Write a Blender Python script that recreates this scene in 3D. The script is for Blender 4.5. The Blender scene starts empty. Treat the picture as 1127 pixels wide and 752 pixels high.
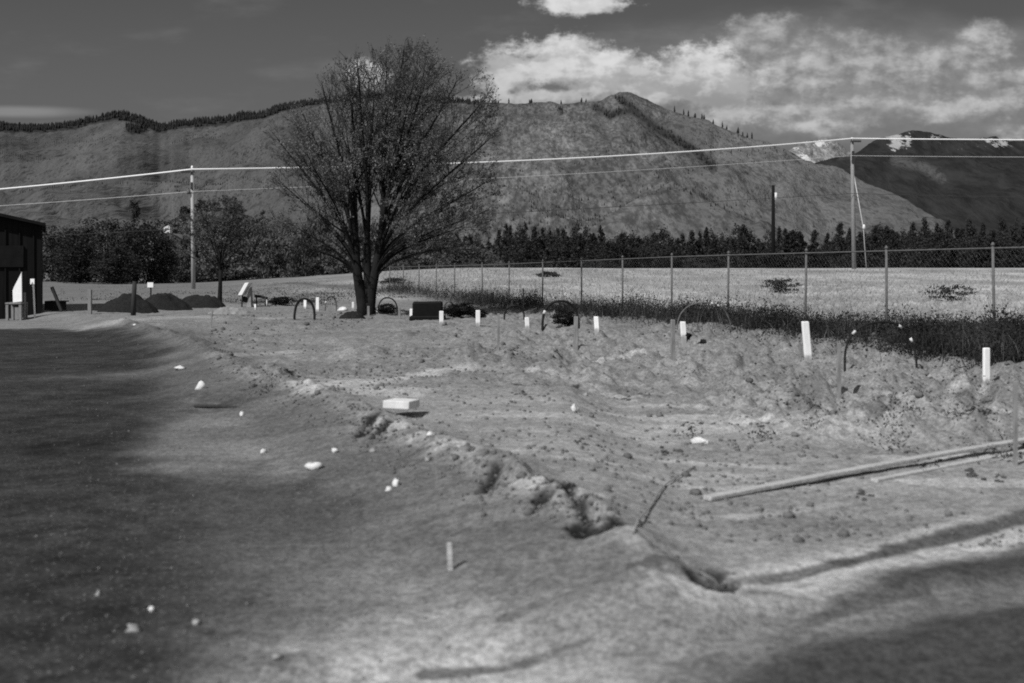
import bpy, math, random
import numpy as np
from mathutils import Vector, Matrix

random.seed(7)
RNG = np.random.default_rng(11)
SC = bpy.context.scene
COL = SC.collection
F, CX, HOR, EYE = 1208.0, 563.5, 297.0, 1.6        # lens in photo pixels, centre column, horizon row, eye height

# ------------------------------------------------------------------ noise
def _hash(ix, iy, seed):
    h = (ix.astype(np.int64) * 374761393 + iy.astype(np.int64) * 668265263 + seed * 1442695041) & 0xFFFFFFFF
    h = ((h ^ (h >> 13)) * 1274126177) & 0xFFFFFFFF
    h = ((h ^ (h >> 16)) * 2246822519) & 0xFFFFFFFF
    return ((h ^ (h >> 15)) & 0xFFFFFF) / float(0xFFFFFF)

def vnoise(x, y, seed=0):
    ix = np.floor(x); iy = np.floor(y)
    fx = x - ix; fy = y - iy
    fx = fx * fx * fx * (fx * (fx * 6 - 15) + 10); fy = fy * fy * fy * (fy * (fy * 6 - 15) + 10)
    a = _hash(ix, iy, seed); b = _hash(ix + 1, iy, seed)
    c = _hash(ix, iy + 1, seed); d = _hash(ix + 1, iy + 1, seed)
    return (a + (b - a) * fx) * (1 - fy) + (c + (d - c) * fx) * fy

def fbm(x, y, octs=4, seed=0, gain=0.5):
    s = 0.0; a = 1.0; t = 0.0
    for k in range(octs):
        s = s + a * (vnoise(x * 2 ** k + 17.3 * k, y * 2 ** k - 9.1 * k, seed + k) * 2 - 1)
        t += a; a *= gain
    return s / t

def sstep(a, b, x):
    t = np.clip((x - a) / (b - a), 0, 1)
    return t * t * (3 - 2 * t)

# ------------------------------------------------------------------ ground shape
def px_ground(px, py, z=0.0):
    Y = F * (EYE - z) / (py - HOR)
    return ((px - CX) / F * Y, Y)

def seg_dist(x, y, pts):
    """distance to a polyline and signed side of the nearest segment (+ = left of travel)"""
    best = np.full(np.shape(x), 1e9); side = np.zeros(np.shape(x))
    for (ax, ay), (bx, by) in zip(pts[:-1], pts[1:]):
        dx, dy = bx - ax, by - ay
        t = np.clip(((x - ax) * dx + (y - ay) * dy) / (dx * dx + dy * dy), 0, 1)
        qx, qy = x - (ax + t * dx), y - (ay + t * dy)
        d = np.sqrt(qx * qx + qy * qy)
        m = d < best
        best = np.where(m, d, best)
        side = np.where(m, np.sign(dx * qy - dy * qx), side)
    return best, side

BANK = [(-26, 46), (-13, 34), (-6.6, 22)] + [px_ground(a, b, 0.2) for a, b in
        ((270, 415), (330, 427), (370, 442), (420, 468), (480, 495), (560, 525), (620, 558), (660, 580), (690, 598),
         (730, 622), (800, 637), (870, 637), (1000, 603), (1127, 570))] + [(4.6, 7.6), (9, 10.5), (16, 14.0)]
TRACK = [(16, 12.0), (9, 9.2), (4.6, 7.1)] + [px_ground(a, b) for a, b in
        ((1127, 592), (1000, 628), (870, 665), (760, 700), (640, 725), (480, 748))] + [(-1.3, 4.0), (-3.5, 3.7)]
RUT2 = [(9, 7.2)] + [px_ground(a, b) for a, b in ((1127, 655), (1000, 676), (880, 700), (780, 735), (700, 775))] + [(-.5, 3.3)]
FENCE_K = 19720.0
def fence_pt(px):
    Y = FENCE_K / (px - 100.0)
    return ((px - CX) / F * Y, Y)
FLINE = [fence_pt(p) for p in (330, 500, 700, 900, 1100, 1500)]

CRACKS = [[px_ground(a, b, .12) for a, b in L] for L in ([(598, 542), (622, 552), (641, 572), (652, 588)], [(634, 592), (650, 602), (684, 598)], [(655, 578), (668, 586), (684, 597)], [(548, 530), (533, 546)],
          [(765, 634), (780, 640), (803, 629)], [(762, 622), (786, 622)], [(412, 468), (398, 484)], [(432, 474), (412, 487)], [(590, 565), (602, 562)], [(572, 430), (600, 430), (634, 427)], [(282, 420), (305, 412), (328, 423)], [(268, 430), (290, 428)], [(700, 425), (745, 431)])]
MOUNDS = []
def _mounds():
    r = random.Random(5)
    spots = [(300, 412, .16, .55), (560, 398, .22, .9), (520, 380, .16, .9), (690, 408, .22, 1.0), (640, 392, .12, .8),
             (770, 398, .20, 1.0), (840, 412, .22, .9), (900, 425, .20, .8), (980, 418, .26, .9), (1060, 432, .26, .9),
             (1000, 460, .18, .7), (1090, 462, .22, .8), (720, 388, .10, 1.0), (450, 372, .12, 1.0), (380, 378, .10, 1.0),
             (480, 362, .10, 1.2), (600, 372, .14, 1.1), (330, 366, .08, 1.0), (810, 385, .15, 1.0), (1110, 440, .2, .8)]
    for px, py, h, w in spots:
        X, Y = px_ground(px, py, 0.2)
        MOUNDS.append((X, Y, h * .75, w * r.uniform(.7, 1.0), w * r.uniform(.5, .8)))
    for k in range(46):
        px = r.uniform(250, 1150); py = r.uniform(347, 402)
        X, Y = px_ground(px, py, 0.2)
        MOUNDS.append((X, Y, r.uniform(.03, .11), r.uniform(.4, .9), r.uniform(.3, .6)))
_mounds()

def H(x, y):
    x = np.asarray(x, float); y = np.asarray(y, float)
    shp = np.broadcast(x, y).shape
    x = np.broadcast_to(x, shp); y = np.broadcast_to(y, shp)
    near = y < 75
    z = np.zeros(shp)
    if near.any():
        xs, ys = x[near], y[near]
        wob = .07 * fbm(xs * 1.4, ys * 1.4, 4, 41)
        d, s = seg_dist(xs, ys, BANK)
        sd = d * s + wob                                      # + inside the plot
        w = .75 + .2 * vnoise(xs * .5, ys * .5, 9)
        west = 1 - .75 * sstep(.4, 1.3, xs) * (ys < 20)
        plat = .17 * west * sstep(-1, 0, sd / w * .7)
        lip = west * (.015 + .03 * sstep(.3, .8, vnoise(xs * 1.3, ys * 1.3, 23))) * sstep(-.20, .04, sd)
        sh = plat + lip
        inside = sstep(-.3, .6, sd)
        rough = inside * sstep(11.0, 15.5, ys + .12 * xs + 1.6 * fbm(xs * .3, ys * .3, 2, 12)) * (1 - .6 * sstep(34, 44, ys))
        rough = np.maximum(rough, inside * sstep(1.6, 3.4, xs + .10 * (ys - 10)) * sstep(8.6, 11, ys))
        rough = rough * (.22 + .78 * sstep(-.14, .06, xs / np.maximum(ys, 1) + .05 * fbm(xs * .4, ys * .4, 2, 6)))
        bil = np.abs(fbm(xs * 1.1, ys * 1.0, 3, 31)) * 1.6 - .3
        bil2 = np.abs(fbm(xs * 3.3, ys * 2.6, 3, 37)) * 1.6 - .3
        crest = west * np.exp(-((sd - .10) / .20) ** 2) * (.035 + .06 * np.clip(vnoise(xs * 1.1, ys * 1.1, 44), 0, 1)) * (1 + 1.2 * fbm(xs * 5, ys * 5, 3, 45))
        zz = sh + crest * (ys < 30) + rough * (.15 * bil * np.clip(.1 + 1.3 * vnoise(xs * .33, ys * .4, 18) ** 1.5, 0, 1.1) + .12 * (bil2 + .35 * fbm(xs * 7.5, ys * 6, 3, 39)) * np.clip(.3 + 1.4 * vnoise(xs * .6, ys * .6, 8), 0, 1.4)) + .03 * inside * rough * fbm(xs * .35, ys * .4, 2, 3)
        for (mx, my, h, wx, wy) in MOUNDS:
            q = ((xs - mx) / wx) ** 2 + ((ys - my) / wy) ** 2
            zz = zz + np.where(q < 6, h * np.exp(-q * 1.6), 0) * (1 + .9 * fbm(xs * 3.1, ys * 3.1, 3, 77))
        for pts in CRACKS:
            cd, _ = seg_dist(xs, ys, pts)
            zz = zz - .06 * np.exp(-((cd + .03 * fbm(xs * 9, ys * 9, 3, 67)) / .05) ** 2)
        td, ts = seg_dist(xs, ys, TRACK)
        td = td + .06 * fbm(xs * 2.3, ys * 2.3, 3, 61)
        zz = zz - .025 * (1 - sstep(.14, .34, td)) + .012 * np.exp(-((td - .42) / .12) ** 2)
        rd, rs = seg_dist(xs, ys, RUT2)
        rd = rd + .05 * fbm(xs * 2.7, ys * 2.7, 3, 65)
        zz = zz - .02 * (1 - sstep(.10, .26, rd)) + .012 * np.exp(-((rd - .33) / .12) ** 2)
        zz = zz + .010 * fbm(xs * .8, ys * .8, 3, 13) + (.003 + .007 * inside * sstep(6, 10, ys)) * fbm(xs * 5.3, ys * 5.3, 4, 15)
        z[near] = zz * (1 - sstep(48, 75, ys))
    az = x / np.maximum(y, 1.0)
    rise = .35 + 1.4 * sstep(-.32, -.02, az)
    z = z + rise * sstep(34, 108, y) + .12 * fbm(x * .06, y * .06, 3, 88) * sstep(34, 60, y)
    return z

def h1(x, y):
    return float(H(np.array([x]), np.array([y]))[0])

def at(px, py):
    """where the sight line through a photo pixel meets the ground"""
    ys = np.concatenate([np.linspace(3, 60, 2400), np.linspace(60, 400, 1200)])
    xs = (px - CX) / F * ys
    zs = EYE + (HOR - py) / F * ys
    below = np.nonzero(zs <= H(xs, ys))[0]
    i = below[0] if len(below) else len(ys) - 1
    return float(xs[i]), float(ys[i]), h1(xs[i], ys[i])

def at_y(px, Y):
    x = (px - CX) / F * Y
    return x, Y, h1(x, Y)

def m_of(pxs, Y):
    return pxs * Y / F

# ------------------------------------------------------------------ materials
def nt_new(name):
    m = bpy.data.materials.new(name); m.use_nodes = True
    t = m.node_tree; t.nodes.clear()
    o = t.nodes.new('ShaderNodeOutputMaterial'); b = t.nodes.new('ShaderNodeBsdfPrincipled')
    t.links.new(b.outputs[0], o.inputs[0])
    b.inputs['Specular IOR Level'].default_value = .12
    return m, t, b

class NT:
    def __init__(self, t): self.t = t
    def n(self, kind, **kw):
        x = self.t.nodes.new(kind)
        for k, v in kw.items(): setattr(x, k, v)
        return x
    def link(self, a, b): self.t.links.new(a, b)
    def put(self, sock, v):
        if isinstance(v, (int, float)): sock.default_value = v
        elif isinstance(v, (tuple, list)): sock.default_value = v
        else: self.link(v, sock)
    def math(self, op, a, b=0.0, clamp=False):
        x = self.n('ShaderNodeMath', operation=op, use_clamp=clamp)
        self.put(x.inputs[0], a); self.put(x.inputs[1], b); return x.outputs[0]
    def mix(self, f, a, b):
        x = self.n('ShaderNodeMix', data_type='FLOAT')
        self.put(x.inputs[0], f); self.put(x.inputs[2], a); self.put(x.inputs[3], b); return x.outputs[0]
    def ramp(self, v, a, b, lo=0.0, hi=1.0):
        x = self.n('ShaderNodeMapRange', interpolation_type='SMOOTHSTEP')
        self.put(x.inputs[0], v)
        for i, q in ((1, a), (2, b), (3, lo), (4, hi)): self.put(x.inputs[i], q)
        return x.outputs[0]
    def noise(self, vec, scale, detail=4, rough=.55):
        x = self.n('ShaderNodeTexNoise')
        if vec is not None: self.link(vec, x.inputs['Vector'])
        x.inputs['Scale'].default_value = scale; x.inputs['Detail'].default_value = detail
        x.inputs['Roughness'].default_value = rough
        return x.outputs['Fac']
    def attr(self, name):
        return self.n('ShaderNodeAttribute', attribute_name=name).outputs['Fac']
    def coord(self): return self.n('ShaderNodeTexCoord').outputs['Object']
    def scaled(self, vec, s):
        x = self.n('ShaderNodeMapping'); self.link(vec, x.inputs[0]); x.inputs['Scale'].default_value = s
        return x.outputs[0]
    def grey(self, v):
        x = self.n('ShaderNodeCombineColor')
        for i in range(3): self.put(x.inputs[i], v)
        return x.outputs[0]
    def bump(self, h, strength, dist):
        x = self.n('ShaderNodeBump'); self.link(h, x.inputs['Height'])
        x.inputs['Strength'].default_value = strength; x.inputs['Distance'].default_value = dist
        return x.outputs[0]

def mat(name, v, var=.25, scale=6, rough=.85, bump=.3, bdist=.01, stretch=(1, 1, 1)):
    m, t, b = nt_new(name); k = NT(t)
    c = k.scaled(k.coord(), stretch)
    n = k.noise(c, scale, 5, .6)
    k.link(k.grey(k.ramp(n, .25, .75, v * (1 - var), v * (1 + var))), b.inputs['Base Color'])
    b.inputs['Roughness'].default_value = rough
    if bump: k.link(k.bump(k.noise(c, scale * 3, 4, .6), bump, bdist), b.inputs['Normal'])
    return m

def leafmat(name, v, var=.35, trans=.25):
    m, t, b = nt_new(name); k = NT(t)
    n = k.noise(k.coord(), .9, 3, .6)
    info = k.n('ShaderNodeObjectInfo').outputs['Random']
    val = k.ramp(n, .3, .7, v * (1 - var), v * (1 + var))
    val = k.math('MULTIPLY', val, k.ramp(info, 0, 1, .8, 1.2))
    k.link(k.grey(val), b.inputs['Base Color'])
    b.inputs['Roughness'].default_value = .75
    if trans:
        tr = k.n('ShaderNodeBsdfTranslucent'); k.link(k.grey(val), tr.inputs[0])
        mx = k.n('ShaderNodeMixShader'); mx.inputs[0].default_value = trans
        k.link(b.outputs[0], mx.inputs[1]); k.link(tr.outputs[0], mx.inputs[2])
        o = [q for q in t.nodes if q.type == 'OUTPUT_MATERIAL'][0]
        k.link(mx.outputs[0], o.inputs[0])
    return m

M = dict(
    white=mat('white_paint', .85, .06, 9, .6, .15, .004),
    white_stone=mat('white_stone', .6, .2, 8, .9, .5, .02),
    concrete=mat('pale_concrete', .62, .12, 14, .9, .3, .004),
    wood=mat('weathered_wood', .20, .3, 5, .9, .4, .004, (6, 6, 1)),
    palewood=mat('pale_board_wood', .38, .32, 4, .85, .4, .003, (1.2, 14, 14)),
    polewood=mat('bleached_pole_wood', .34, .14, 3, .9, .4, .004, (5, 5, .6)),
    darkwood=mat('dark_creosoted_wood', .035, .3, 4, .85, .4, .004, (5, 5, .6)),
    siding=mat('dark_board_siding', .008, .35, 2.2, .9, .5, .01, (5, 5, .35)),
    roofing=mat('dark_roofing', .01, .3, 3, .9, .4, .01),
    black=mat('black_hose', .016, .3, 12, .7, .3, .004),
    blackstone=mat('black_stone', .006, .3, 6, .6, .3, .006),
    steel=mat('galvanised_steel', .105, .25, 9, .6, .2, .002),
    wire=mat('fence_wire', .12, .2, 9, .6, 0),
    cable=mat('bright_aluminium_cable', .8, .04, 5, .5, 0),
    cabledim=mat('dull_aluminium_cable', .42, .1, 5, .55, 0),
    cabledark=mat('black_cable', .04, .1, 5, .7, 0),
    rock=mat('grey_rock', .26, .3, 7, .95, .6, .02),
    leafpale2=leafmat('grey_bud_foliage', .17, .4, .35),
    straw=leafmat('dead_straw', .13, .4, .3),
    pebble=mat('grey_pebble', .14, .4, 7, .95, .6, .02),
    blackleaf=leafmat('black_leaf', .012, .4, .1),
    crumb=mat('damp_crumb', .055, .4, 7, .97, .6, .01),
    clod=mat('dirt_clod', .12, .35, 6, .97, .6, .01),
    gravel=mat('dark_gravel', .018, .4, 18, .97, .8, .03),
    paledirt=mat('pale_dirt', .2, .25, 6, .97, .6, .02),
    bark=mat('dark_bark', .014, .35, 6, .95, .8, .02, (3, 3, .6)),
    bark2=mat('grey_bark', .05, .35, 6, .95, .8, .02, (3, 3, .6)),
    bud=leafmat('spring_bud_foliage', .13, .45, .35),
    twig=mat('twig_bark', .06, .3, 5, .9, 0),
    leafdark=leafmat('dark_foliage', .036, .5, .2),
    leafmid=leafmat('mid_foliage', .04, .4, .2),
    leafpale=leafmat('pale_brush_foliage', .085, .4, .2),
    needle=leafmat('pine_needles', .027, .4, .1),
    weed=leafmat('dark_weed', .037, .6, .25),
    drygrass=leafmat('dry_grass', .46, .2, .5),
    housewall=mat('white_house_wall', .62, .05, 3, .8, .1),
    houseroof=mat('house_roof', .12, .2, 3, .9, .2),
    glass=mat('dark_window_glass', .03, .1, 3, .2, 0),
)

# ------------------------------------------------------------------ mesh helpers
def stake_paint():
    m, t, b = nt_new('soiled_white_paint'); k = NT(t); c = k.coord()
    sp = k.n('ShaderNodeSeparateXYZ'); k.link(c, sp.inputs[0])
    n = k.noise(c, 22, 4, .6)
    d = k.ramp(k.math('ADD', sp.outputs[2], k.math('MULTIPLY', k.math('SUBTRACT', n, .5), .16)), .01, .11, .34, .86)
    k.link(k.grey(k.math('MULTIPLY', d, k.ramp(k.noise(k.scaled(c, (4, 4, .6)), 9, 4, .6), .3, .7, .90, 1.02))), b.inputs['Base Color'])
    b.inputs['Roughness'].default_value = .7
    return m
M['stake'] = stake_paint()

class MB:
    def __init__(self): self.v = []; self.f = []
    def quad(self, pts):
        n = len(self.v); self.v += [tuple(p) for p in pts]; self.f.append(tuple(range(n, n + len(pts))))
    def box(self, c, s, R=None, jit=0.0):
        n = len(self.v); R = R or Matrix.Identity(3)
        for dx in (-.5, .5):
            for dy in (-.5, .5):
                for dz in (-.5, .5):
                    p = R @ Vector((dx * s[0], dy * s[1], dz * s[2]))
                    self.v.append((c[0] + p.x + random.uniform(-jit, jit), c[1] + p.y + random.uniform(-jit, jit), c[2] + p.z + random.uniform(-jit, jit)))
        for q in ((0, 1, 3, 2), (4, 6, 7, 5), (0, 4, 5, 1), (2, 3, 7, 6), (0, 2, 6, 4), (1, 5, 7, 3)):
            self.f.append(tuple(n + i for i in q))
    def tube(self, pts, rad, sides=8, cap=True):
        pts = [Vector(p) for p in pts]; n0 = len(self.v)
        rads = rad if isinstance(rad, (list, tuple)) else [rad] * len(pts)
        prev = None
        for i, p in enumerate(pts):
            d = (pts[min(i + 1, len(pts) - 1)] - pts[max(i - 1, 0)]).normalized()
            if prev is None:
                a = d.orthogonal().normalized()
            else:
                a = (prev - d * prev.dot(d)).normalized()
            prev = a; b = d.cross(a)
            for k in range(sides):
                t = 2 * math.pi * k / sides
                self.v.append(tuple(p + (a * math.cos(t) + b * math.sin(t)) * rads[i]))
        for i in range(len(pts) - 1):
            for k in range(sides):
                k2 = (k + 1) % sides
                self.f.append((n0 + i * sides + k, n0 + i * sides + k2, n0 + (i + 1) * sides + k2, n0 + (i + 1) * sides + k))
        if cap:
            self.f.append(tuple(n0 + k for k in reversed(range(sides))))
            e = n0 + (len(pts) - 1) * sides
            self.f.append(tuple(e + k for k in range(sides)))
    def prism(self, poly, y0, y1):
        """outline in x,z pushed from y0 to y1"""
        n = len(self.v); k = len(poly)
        self.v += [(p[0], y0, p[1]) for p in poly] + [(p[0], y1, p[1]) for p in poly]
        self.f.append(tuple(range(n, n + k))); self.f.append(tuple(reversed(range(n + k, n + 2 * k))))
        for i in range(k):
            j = (i + 1) % k
            self.f.append((n + i, n + k + i, n + k + j, n + j))
    def build(self, name, m, parent=None, smooth=False, bevel=0.0):
        me = bpy.data.meshes.new(name); me.from_pydata(self.v, [], self.f)
        me.materials.append(m); me.validate(); me.update()
        if smooth: me.polygons.foreach_set('use_smooth', [True] * len(me.polygons))
        o = bpy.data.objects.new(name, me); COL.objects.link(o)
        if parent: o.parent = parent
        if bevel:
            b = o.modifiers.new('edge', 'BEVEL'); b.width = bevel; b.segments = 2; b.limit_method = 'ANGLE'
        return o

def np_mesh(name, V, Fq, m, parent=None, smooth=False, link=True):
    """fast mesh from arrays; Fq is (n,3) or (n,4)"""
    me = bpy.data.meshes.new(name)
    V = np.asarray(V, np.float32); Fq = np.asarray(Fq, np.int32); k = Fq.shape[1]
    me.vertices.add(len(V)); me.vertices.foreach_set('co', V.ravel())
    me.loops.add(Fq.size); me.loops.foreach_set('vertex_index', Fq.ravel())
    me.polygons.add(len(Fq)); me.polygons.foreach_set('loop_start', np.arange(0, Fq.size, k, dtype=np.int32))
    me.polygons.foreach_set('loop_total', np.full(len(Fq), k, np.int32))
    if smooth: me.polygons.foreach_set('use_smooth', np.ones(len(Fq), bool))
    me.materials.append(m); me.update(calc_edges=True); me.validate()
    o = bpy.data.objects.new(name, me)
    if link: COL.objects.link(o)
    if parent: o.parent = parent
    return o

def set_attr(o, name, a):
    at_ = o.data.attributes.new(name, 'FLOAT', 'POINT'); at_.data.foreach_set('value', np.asarray(a, np.float32))

def tag(o, label=None, cat=None, group=None, kind=None):
    if label: o['label'] = label
    if cat: o['category'] = cat
    if group: o['group'] = group
    if kind: o['kind'] = kind
    return o

def empty(name, loc, rz=0.0):
    o = bpy.data.objects.new(name, None); COL.objects.link(o); o.location = loc; o.rotation_euler = (0, 0, rz)
    o.empty_display_size = .2
    return o

def copy_tree(o, parent=None):
    c = o.copy(); COL.objects.link(c)
    if parent: c.parent = parent
    for ch in list(o.children): copy_tree(ch, c)
    return c

def rand_unit(n):
    v = RNG.normal(size=(n, 3)); return v / np.linalg.norm(v, axis=1)[:, None]

def leaf_quads(C, size, aspect=.55):
    """one leaf-sized quad at each point of C, any orientation"""
    n = len(C); a = rand_unit(n); b = np.cross(a, rand_unit(n)); b /= np.linalg.norm(b, axis=1)[:, None] + 1e-9
    s = np.asarray(size).reshape(-1, 1) * np.ones((n, 1))
    a = a * s * .5; b = b * s * .5 * aspect
    V = np.stack([C - a, C + b, C + a, C - b], 1).reshape(-1, 3)
    return V, np.arange(4 * n).reshape(-1, 4)

def blob_rock(r, seed, flat=.7, n_lat=7, n_lon=10):
    rg = np.random.default_rng(seed); V = []; Fq = []
    ph = rg.uniform(0, 6.28, 6)
    for i in range(n_lat + 1):
        th = math.pi * i / n_lat
        for j in range(n_lon):
            p = 2 * math.pi * j / n_lon
            k = 1 + .16 * math.sin(2 * p + ph[0] + th) + .12 * math.sin(3 * p + ph[1] - 2 * th) + .1 * math.sin(3 * th + ph[2]) + rg.uniform(-.05, .05) * (0 < i < n_lat)
            V.append((r * k * math.sin(th) * math.cos(p), r * k * math.sin(th) * math.sin(p), r * flat * k * math.cos(th)))
    for i in range(n_lat):
        for j in range(n_lon):
            j2 = (j + 1) % n_lon
            Fq.append((i * n_lon + j, (i + 1) * n_lon + j, (i + 1) * n_lon + j2, i * n_lon + j2))
    return np.array(V), np.array(Fq)

# ------------------------------------------------------------------ the ground sheet
def in_poly(x, y, poly):
    c = np.zeros(np.shape(x), bool); n = len(poly)
    for i in range(n):
        (x0, y0), (x1, y1) = poly[i], poly[(i + 1) % n]
        cond = ((y0 > y) != (y1 > y)) & (x < (x1 - x0) * (y - y0) / (y1 - y0 + 1e-12) + x0)
        c ^= cond
    return c

def soft_poly(x, y, poly, soft):
    d, _ = seg_dist(x, y, poly + [poly[0]])
    return sstep(-1, 1, np.where(in_poly(x, y, poly), d, -d) / soft)

def make_ground():
    rows = np.concatenate([np.linspace(-14, 2.2, 14), 2.4 * np.exp(np.arange(0, 760) * .00435),
                           np.geomspace(68, 480, 70), np.geomspace(560, 26000, 24)])
    s = np.concatenate([-np.geomspace(4, .60, 24), np.linspace(-.585, .585, 620), np.geomspace(.60, 4, 24)])
    wd = np.maximum(rows, 2.4) + 1.2
    X = s[None, :] * wd[:, None]; Y = np.repeat(rows[:, None], len(s), 1)
    x, y = X.ravel(), Y.ravel()
    z = H(x, y)
    z = np.where(y > 900, z - (y - 900) * .0, z)
    V = np.stack([x, y, z], 1); nc = len(s); nr = len(rows)
    i = np.arange(nr - 1)[:, None] * nc + np.arange(nc - 1)[None, :]
    Fq = np.stack([i, i + 1, i + nc + 1, i + nc], -1).reshape(-1, 4)
    m, t, b = nt_new('earth'); k = NT(t)
    o = np_mesh('ground', V, Fq, m, smooth=True)
    tag(o, kind='structure')
    # soil differences, with bank and crack shade painted in: gravelled yard, damp turned earth, dusty wheel track, dry grass field
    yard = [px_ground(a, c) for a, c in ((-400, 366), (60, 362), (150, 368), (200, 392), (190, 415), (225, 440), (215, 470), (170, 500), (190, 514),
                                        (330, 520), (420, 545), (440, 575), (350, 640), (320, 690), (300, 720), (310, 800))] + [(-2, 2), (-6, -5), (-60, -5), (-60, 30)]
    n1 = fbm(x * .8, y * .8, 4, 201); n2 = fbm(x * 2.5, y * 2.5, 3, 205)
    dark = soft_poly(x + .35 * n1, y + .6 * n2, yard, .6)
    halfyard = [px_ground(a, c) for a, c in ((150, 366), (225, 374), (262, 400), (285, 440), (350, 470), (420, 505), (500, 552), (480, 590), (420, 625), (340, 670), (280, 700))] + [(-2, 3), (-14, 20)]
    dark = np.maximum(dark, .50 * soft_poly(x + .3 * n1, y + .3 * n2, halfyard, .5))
    strip = np.exp(-((y - 16.6 - .4 * n1) / .7) ** 2) * sstep(-7.5, -5.5, x + .8 * n2)
    dark *= 1 - .42 * np.clip(strip, 0, 1)
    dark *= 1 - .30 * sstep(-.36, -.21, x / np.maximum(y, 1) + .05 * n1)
    td, ts = seg_dist(x, y, TRACK)
    tdn = td + .10 * n2
    turned_or_shade = soft_poly(x + .12 * n2, y + .10 * n1, [px_ground(a, c) for a, c in ((1160, 606), (1000, 636), (920, 668), (840, 702), (780, 745), (760, 800))] + [(.9, 2), (3, 1), (8, 4)], .16)
    rd, _ = seg_dist(x, y, RUT2)
    turned_or_shade *= 1 - .55 * (1 - sstep(.08, .3, rd + .1 * n2))
    bd, bs = seg_dist(x, y, BANK)
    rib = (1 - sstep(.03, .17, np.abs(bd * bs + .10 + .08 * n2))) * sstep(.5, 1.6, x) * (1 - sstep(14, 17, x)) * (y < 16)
    turned_or_shade = np.maximum(turned_or_shade, .8 * rib)
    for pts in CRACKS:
        d, _ = seg_dist(x, y, pts); turned_or_shade = np.maximum(turned_or_shade, (1 - sstep(.02, .10, d + .05 * n2)) * .95)  # shade inside the cracks, painted into the soil colour
    for pts, w in (([(1180, 564), (1127, 577), (1050, 596)], .12), ([(1060, 593), (980, 613)], .09), ([(990, 611), (920, 630)], .065), ([(930, 628), (870, 644), (800, 655), (730, 668)], .04), ([(560, 690), (640, 680), (740, 660)], .05), ([(470, 735), (560, 728), (650, 712)], .05)):
        d, _ = seg_dist(x, y, [px_ground(a_, c_) for a_, c_ in pts]); turned_or_shade = np.maximum(turned_or_shade, (.85 if w > .06 else .6) * (1 - sstep(.4, 1.2, (d + .05 * n2) / w)))
    for cx_, cy_, rx_, ry_ in ((280, 633, 22, 7), (245, 668, 25, 6), (330, 705, 50, 8), (140, 720, 60, 16)):
        qx, qy = px_ground(cx_, cy_); kk = F * EYE / (cy_ - HOR) ** 2
        turned_or_shade = np.maximum(turned_or_shade, .0 * np.exp(-(((x - qx) / (rx_ * qy / F)) ** 2 + ((y - qy) / (ry_ * kk)) ** 2) * (1 + .8 * n2)))
    turned_or_shade = np.maximum(turned_or_shade, .42 * sstep(.02, .18, -bd * bs + .1 * n2) * (1 - sstep(.75, 1.25, -bd * bs + .3 * n1)) * (1 - sstep(.9, 1.6, x)) * (y < 18) * (1 - .5 * dark))  # shaded face of the bank, painted as darker soil
    pale = (1 - sstep(.24, .52, tdn)) * 1.0
    for pts, w, a in (([(345, 432), (420, 425), (515, 412)], .40, .9), ([(588, 416), (640, 425), (690, 432)], .25, .6), ([(520, 462), (640, 466), (720, 478)], .35, .7),
                      ([(650, 496), (760, 500), (860, 506)], .22, .8), ([(740, 560), (830, 556), (940, 540)], .14, .6), ([(620, 395), (660, 398), (705, 392)], .3, .7),
                      ([(180, 402), (240, 398), (320, 392)], .5, .5), ([(90, 360), (200, 352), (300, 354)], 1.2, .5), ([(0, 362), (90, 358)], .8, .6),
                      ([(230, 688), (330, 684), (450, 690)], .14, .9), ([(440, 655), (560, 650), (640, 652)], .18, .5),
                      ([(185, 508), (240, 500), (330, 506)], .2, .35), ([(0, 520), (45, 478), (60, 468)], .25, .4), ([(830, 640), (940, 628), (990, 612)], .1, .7)):
        d, _ = seg_dist(x, y, [px_ground(a_, c_, .12) for a_, c_ in pts])
        pale = np.maximum(pale, a * (1 - sstep(.2, 1.0, (d + .5 * w * n2) / w)))
    pale = np.maximum(pale, (.5 + .3 * n1) * soft_poly(x + .2 * n2, y + .15 * n1, [px_ground(a, c) for a, c in ((270, 700), (400, 680), (640, 672), (760, 690), (600, 752), (420, 790), (330, 740))], .3))
    rgh = sstep(12, 15, y)
    pale = np.maximum(pale, np.clip(.30 + .35 * fbm(x * .5, y * 1.5, 4, 221), 0, 1) * sstep(.1, .6, bd * bs) * (1 - sstep(12, 14, y)))
    patchy = sstep(-.05, .35, fbm(x * .55, y * 2.0, 5, 211)) * (y < 34) * sstep(5, 7, y)
    pale = np.maximum(pale, (.8 - .5 * sstep(13, 17, y)) * patchy * (1 - dark) * sstep(-3.0, -.5, x + .2 * y) * (1 - .6 * rgh))
    fd, fs = seg_dist(x, y, FLINE)
    plotside = fd * fs
    field = np.where(y > 24, sstep(-.4, .8, -plotside if False else np.where(fs > 0, fd, -fd) * 1.0), 0.0)
    field = np.maximum(np.where(y > 12, sstep(0, 1, FSIGN * fd * fs), 0), sstep(44, 50, y))
    weed = np.exp(-((FSIGN * fd * fs + .9) / 1.3) ** 2) * sstep(9.8, 11.5, x + .55 * y) 
    field = field * (1 - .85 * (1 - sstep(-.32, 0, x / np.maximum(y, 1))))
    darken = np.zeros(len(x))
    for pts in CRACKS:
        d, _ = seg_dist(x, y, pts); darken = np.maximum(darken, 1 - sstep(.0, .085, d + .06 * n2 + .03 * fbm(x * 9, y * 9, 2, 5)))  # undercut shade painted along the cracks
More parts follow.
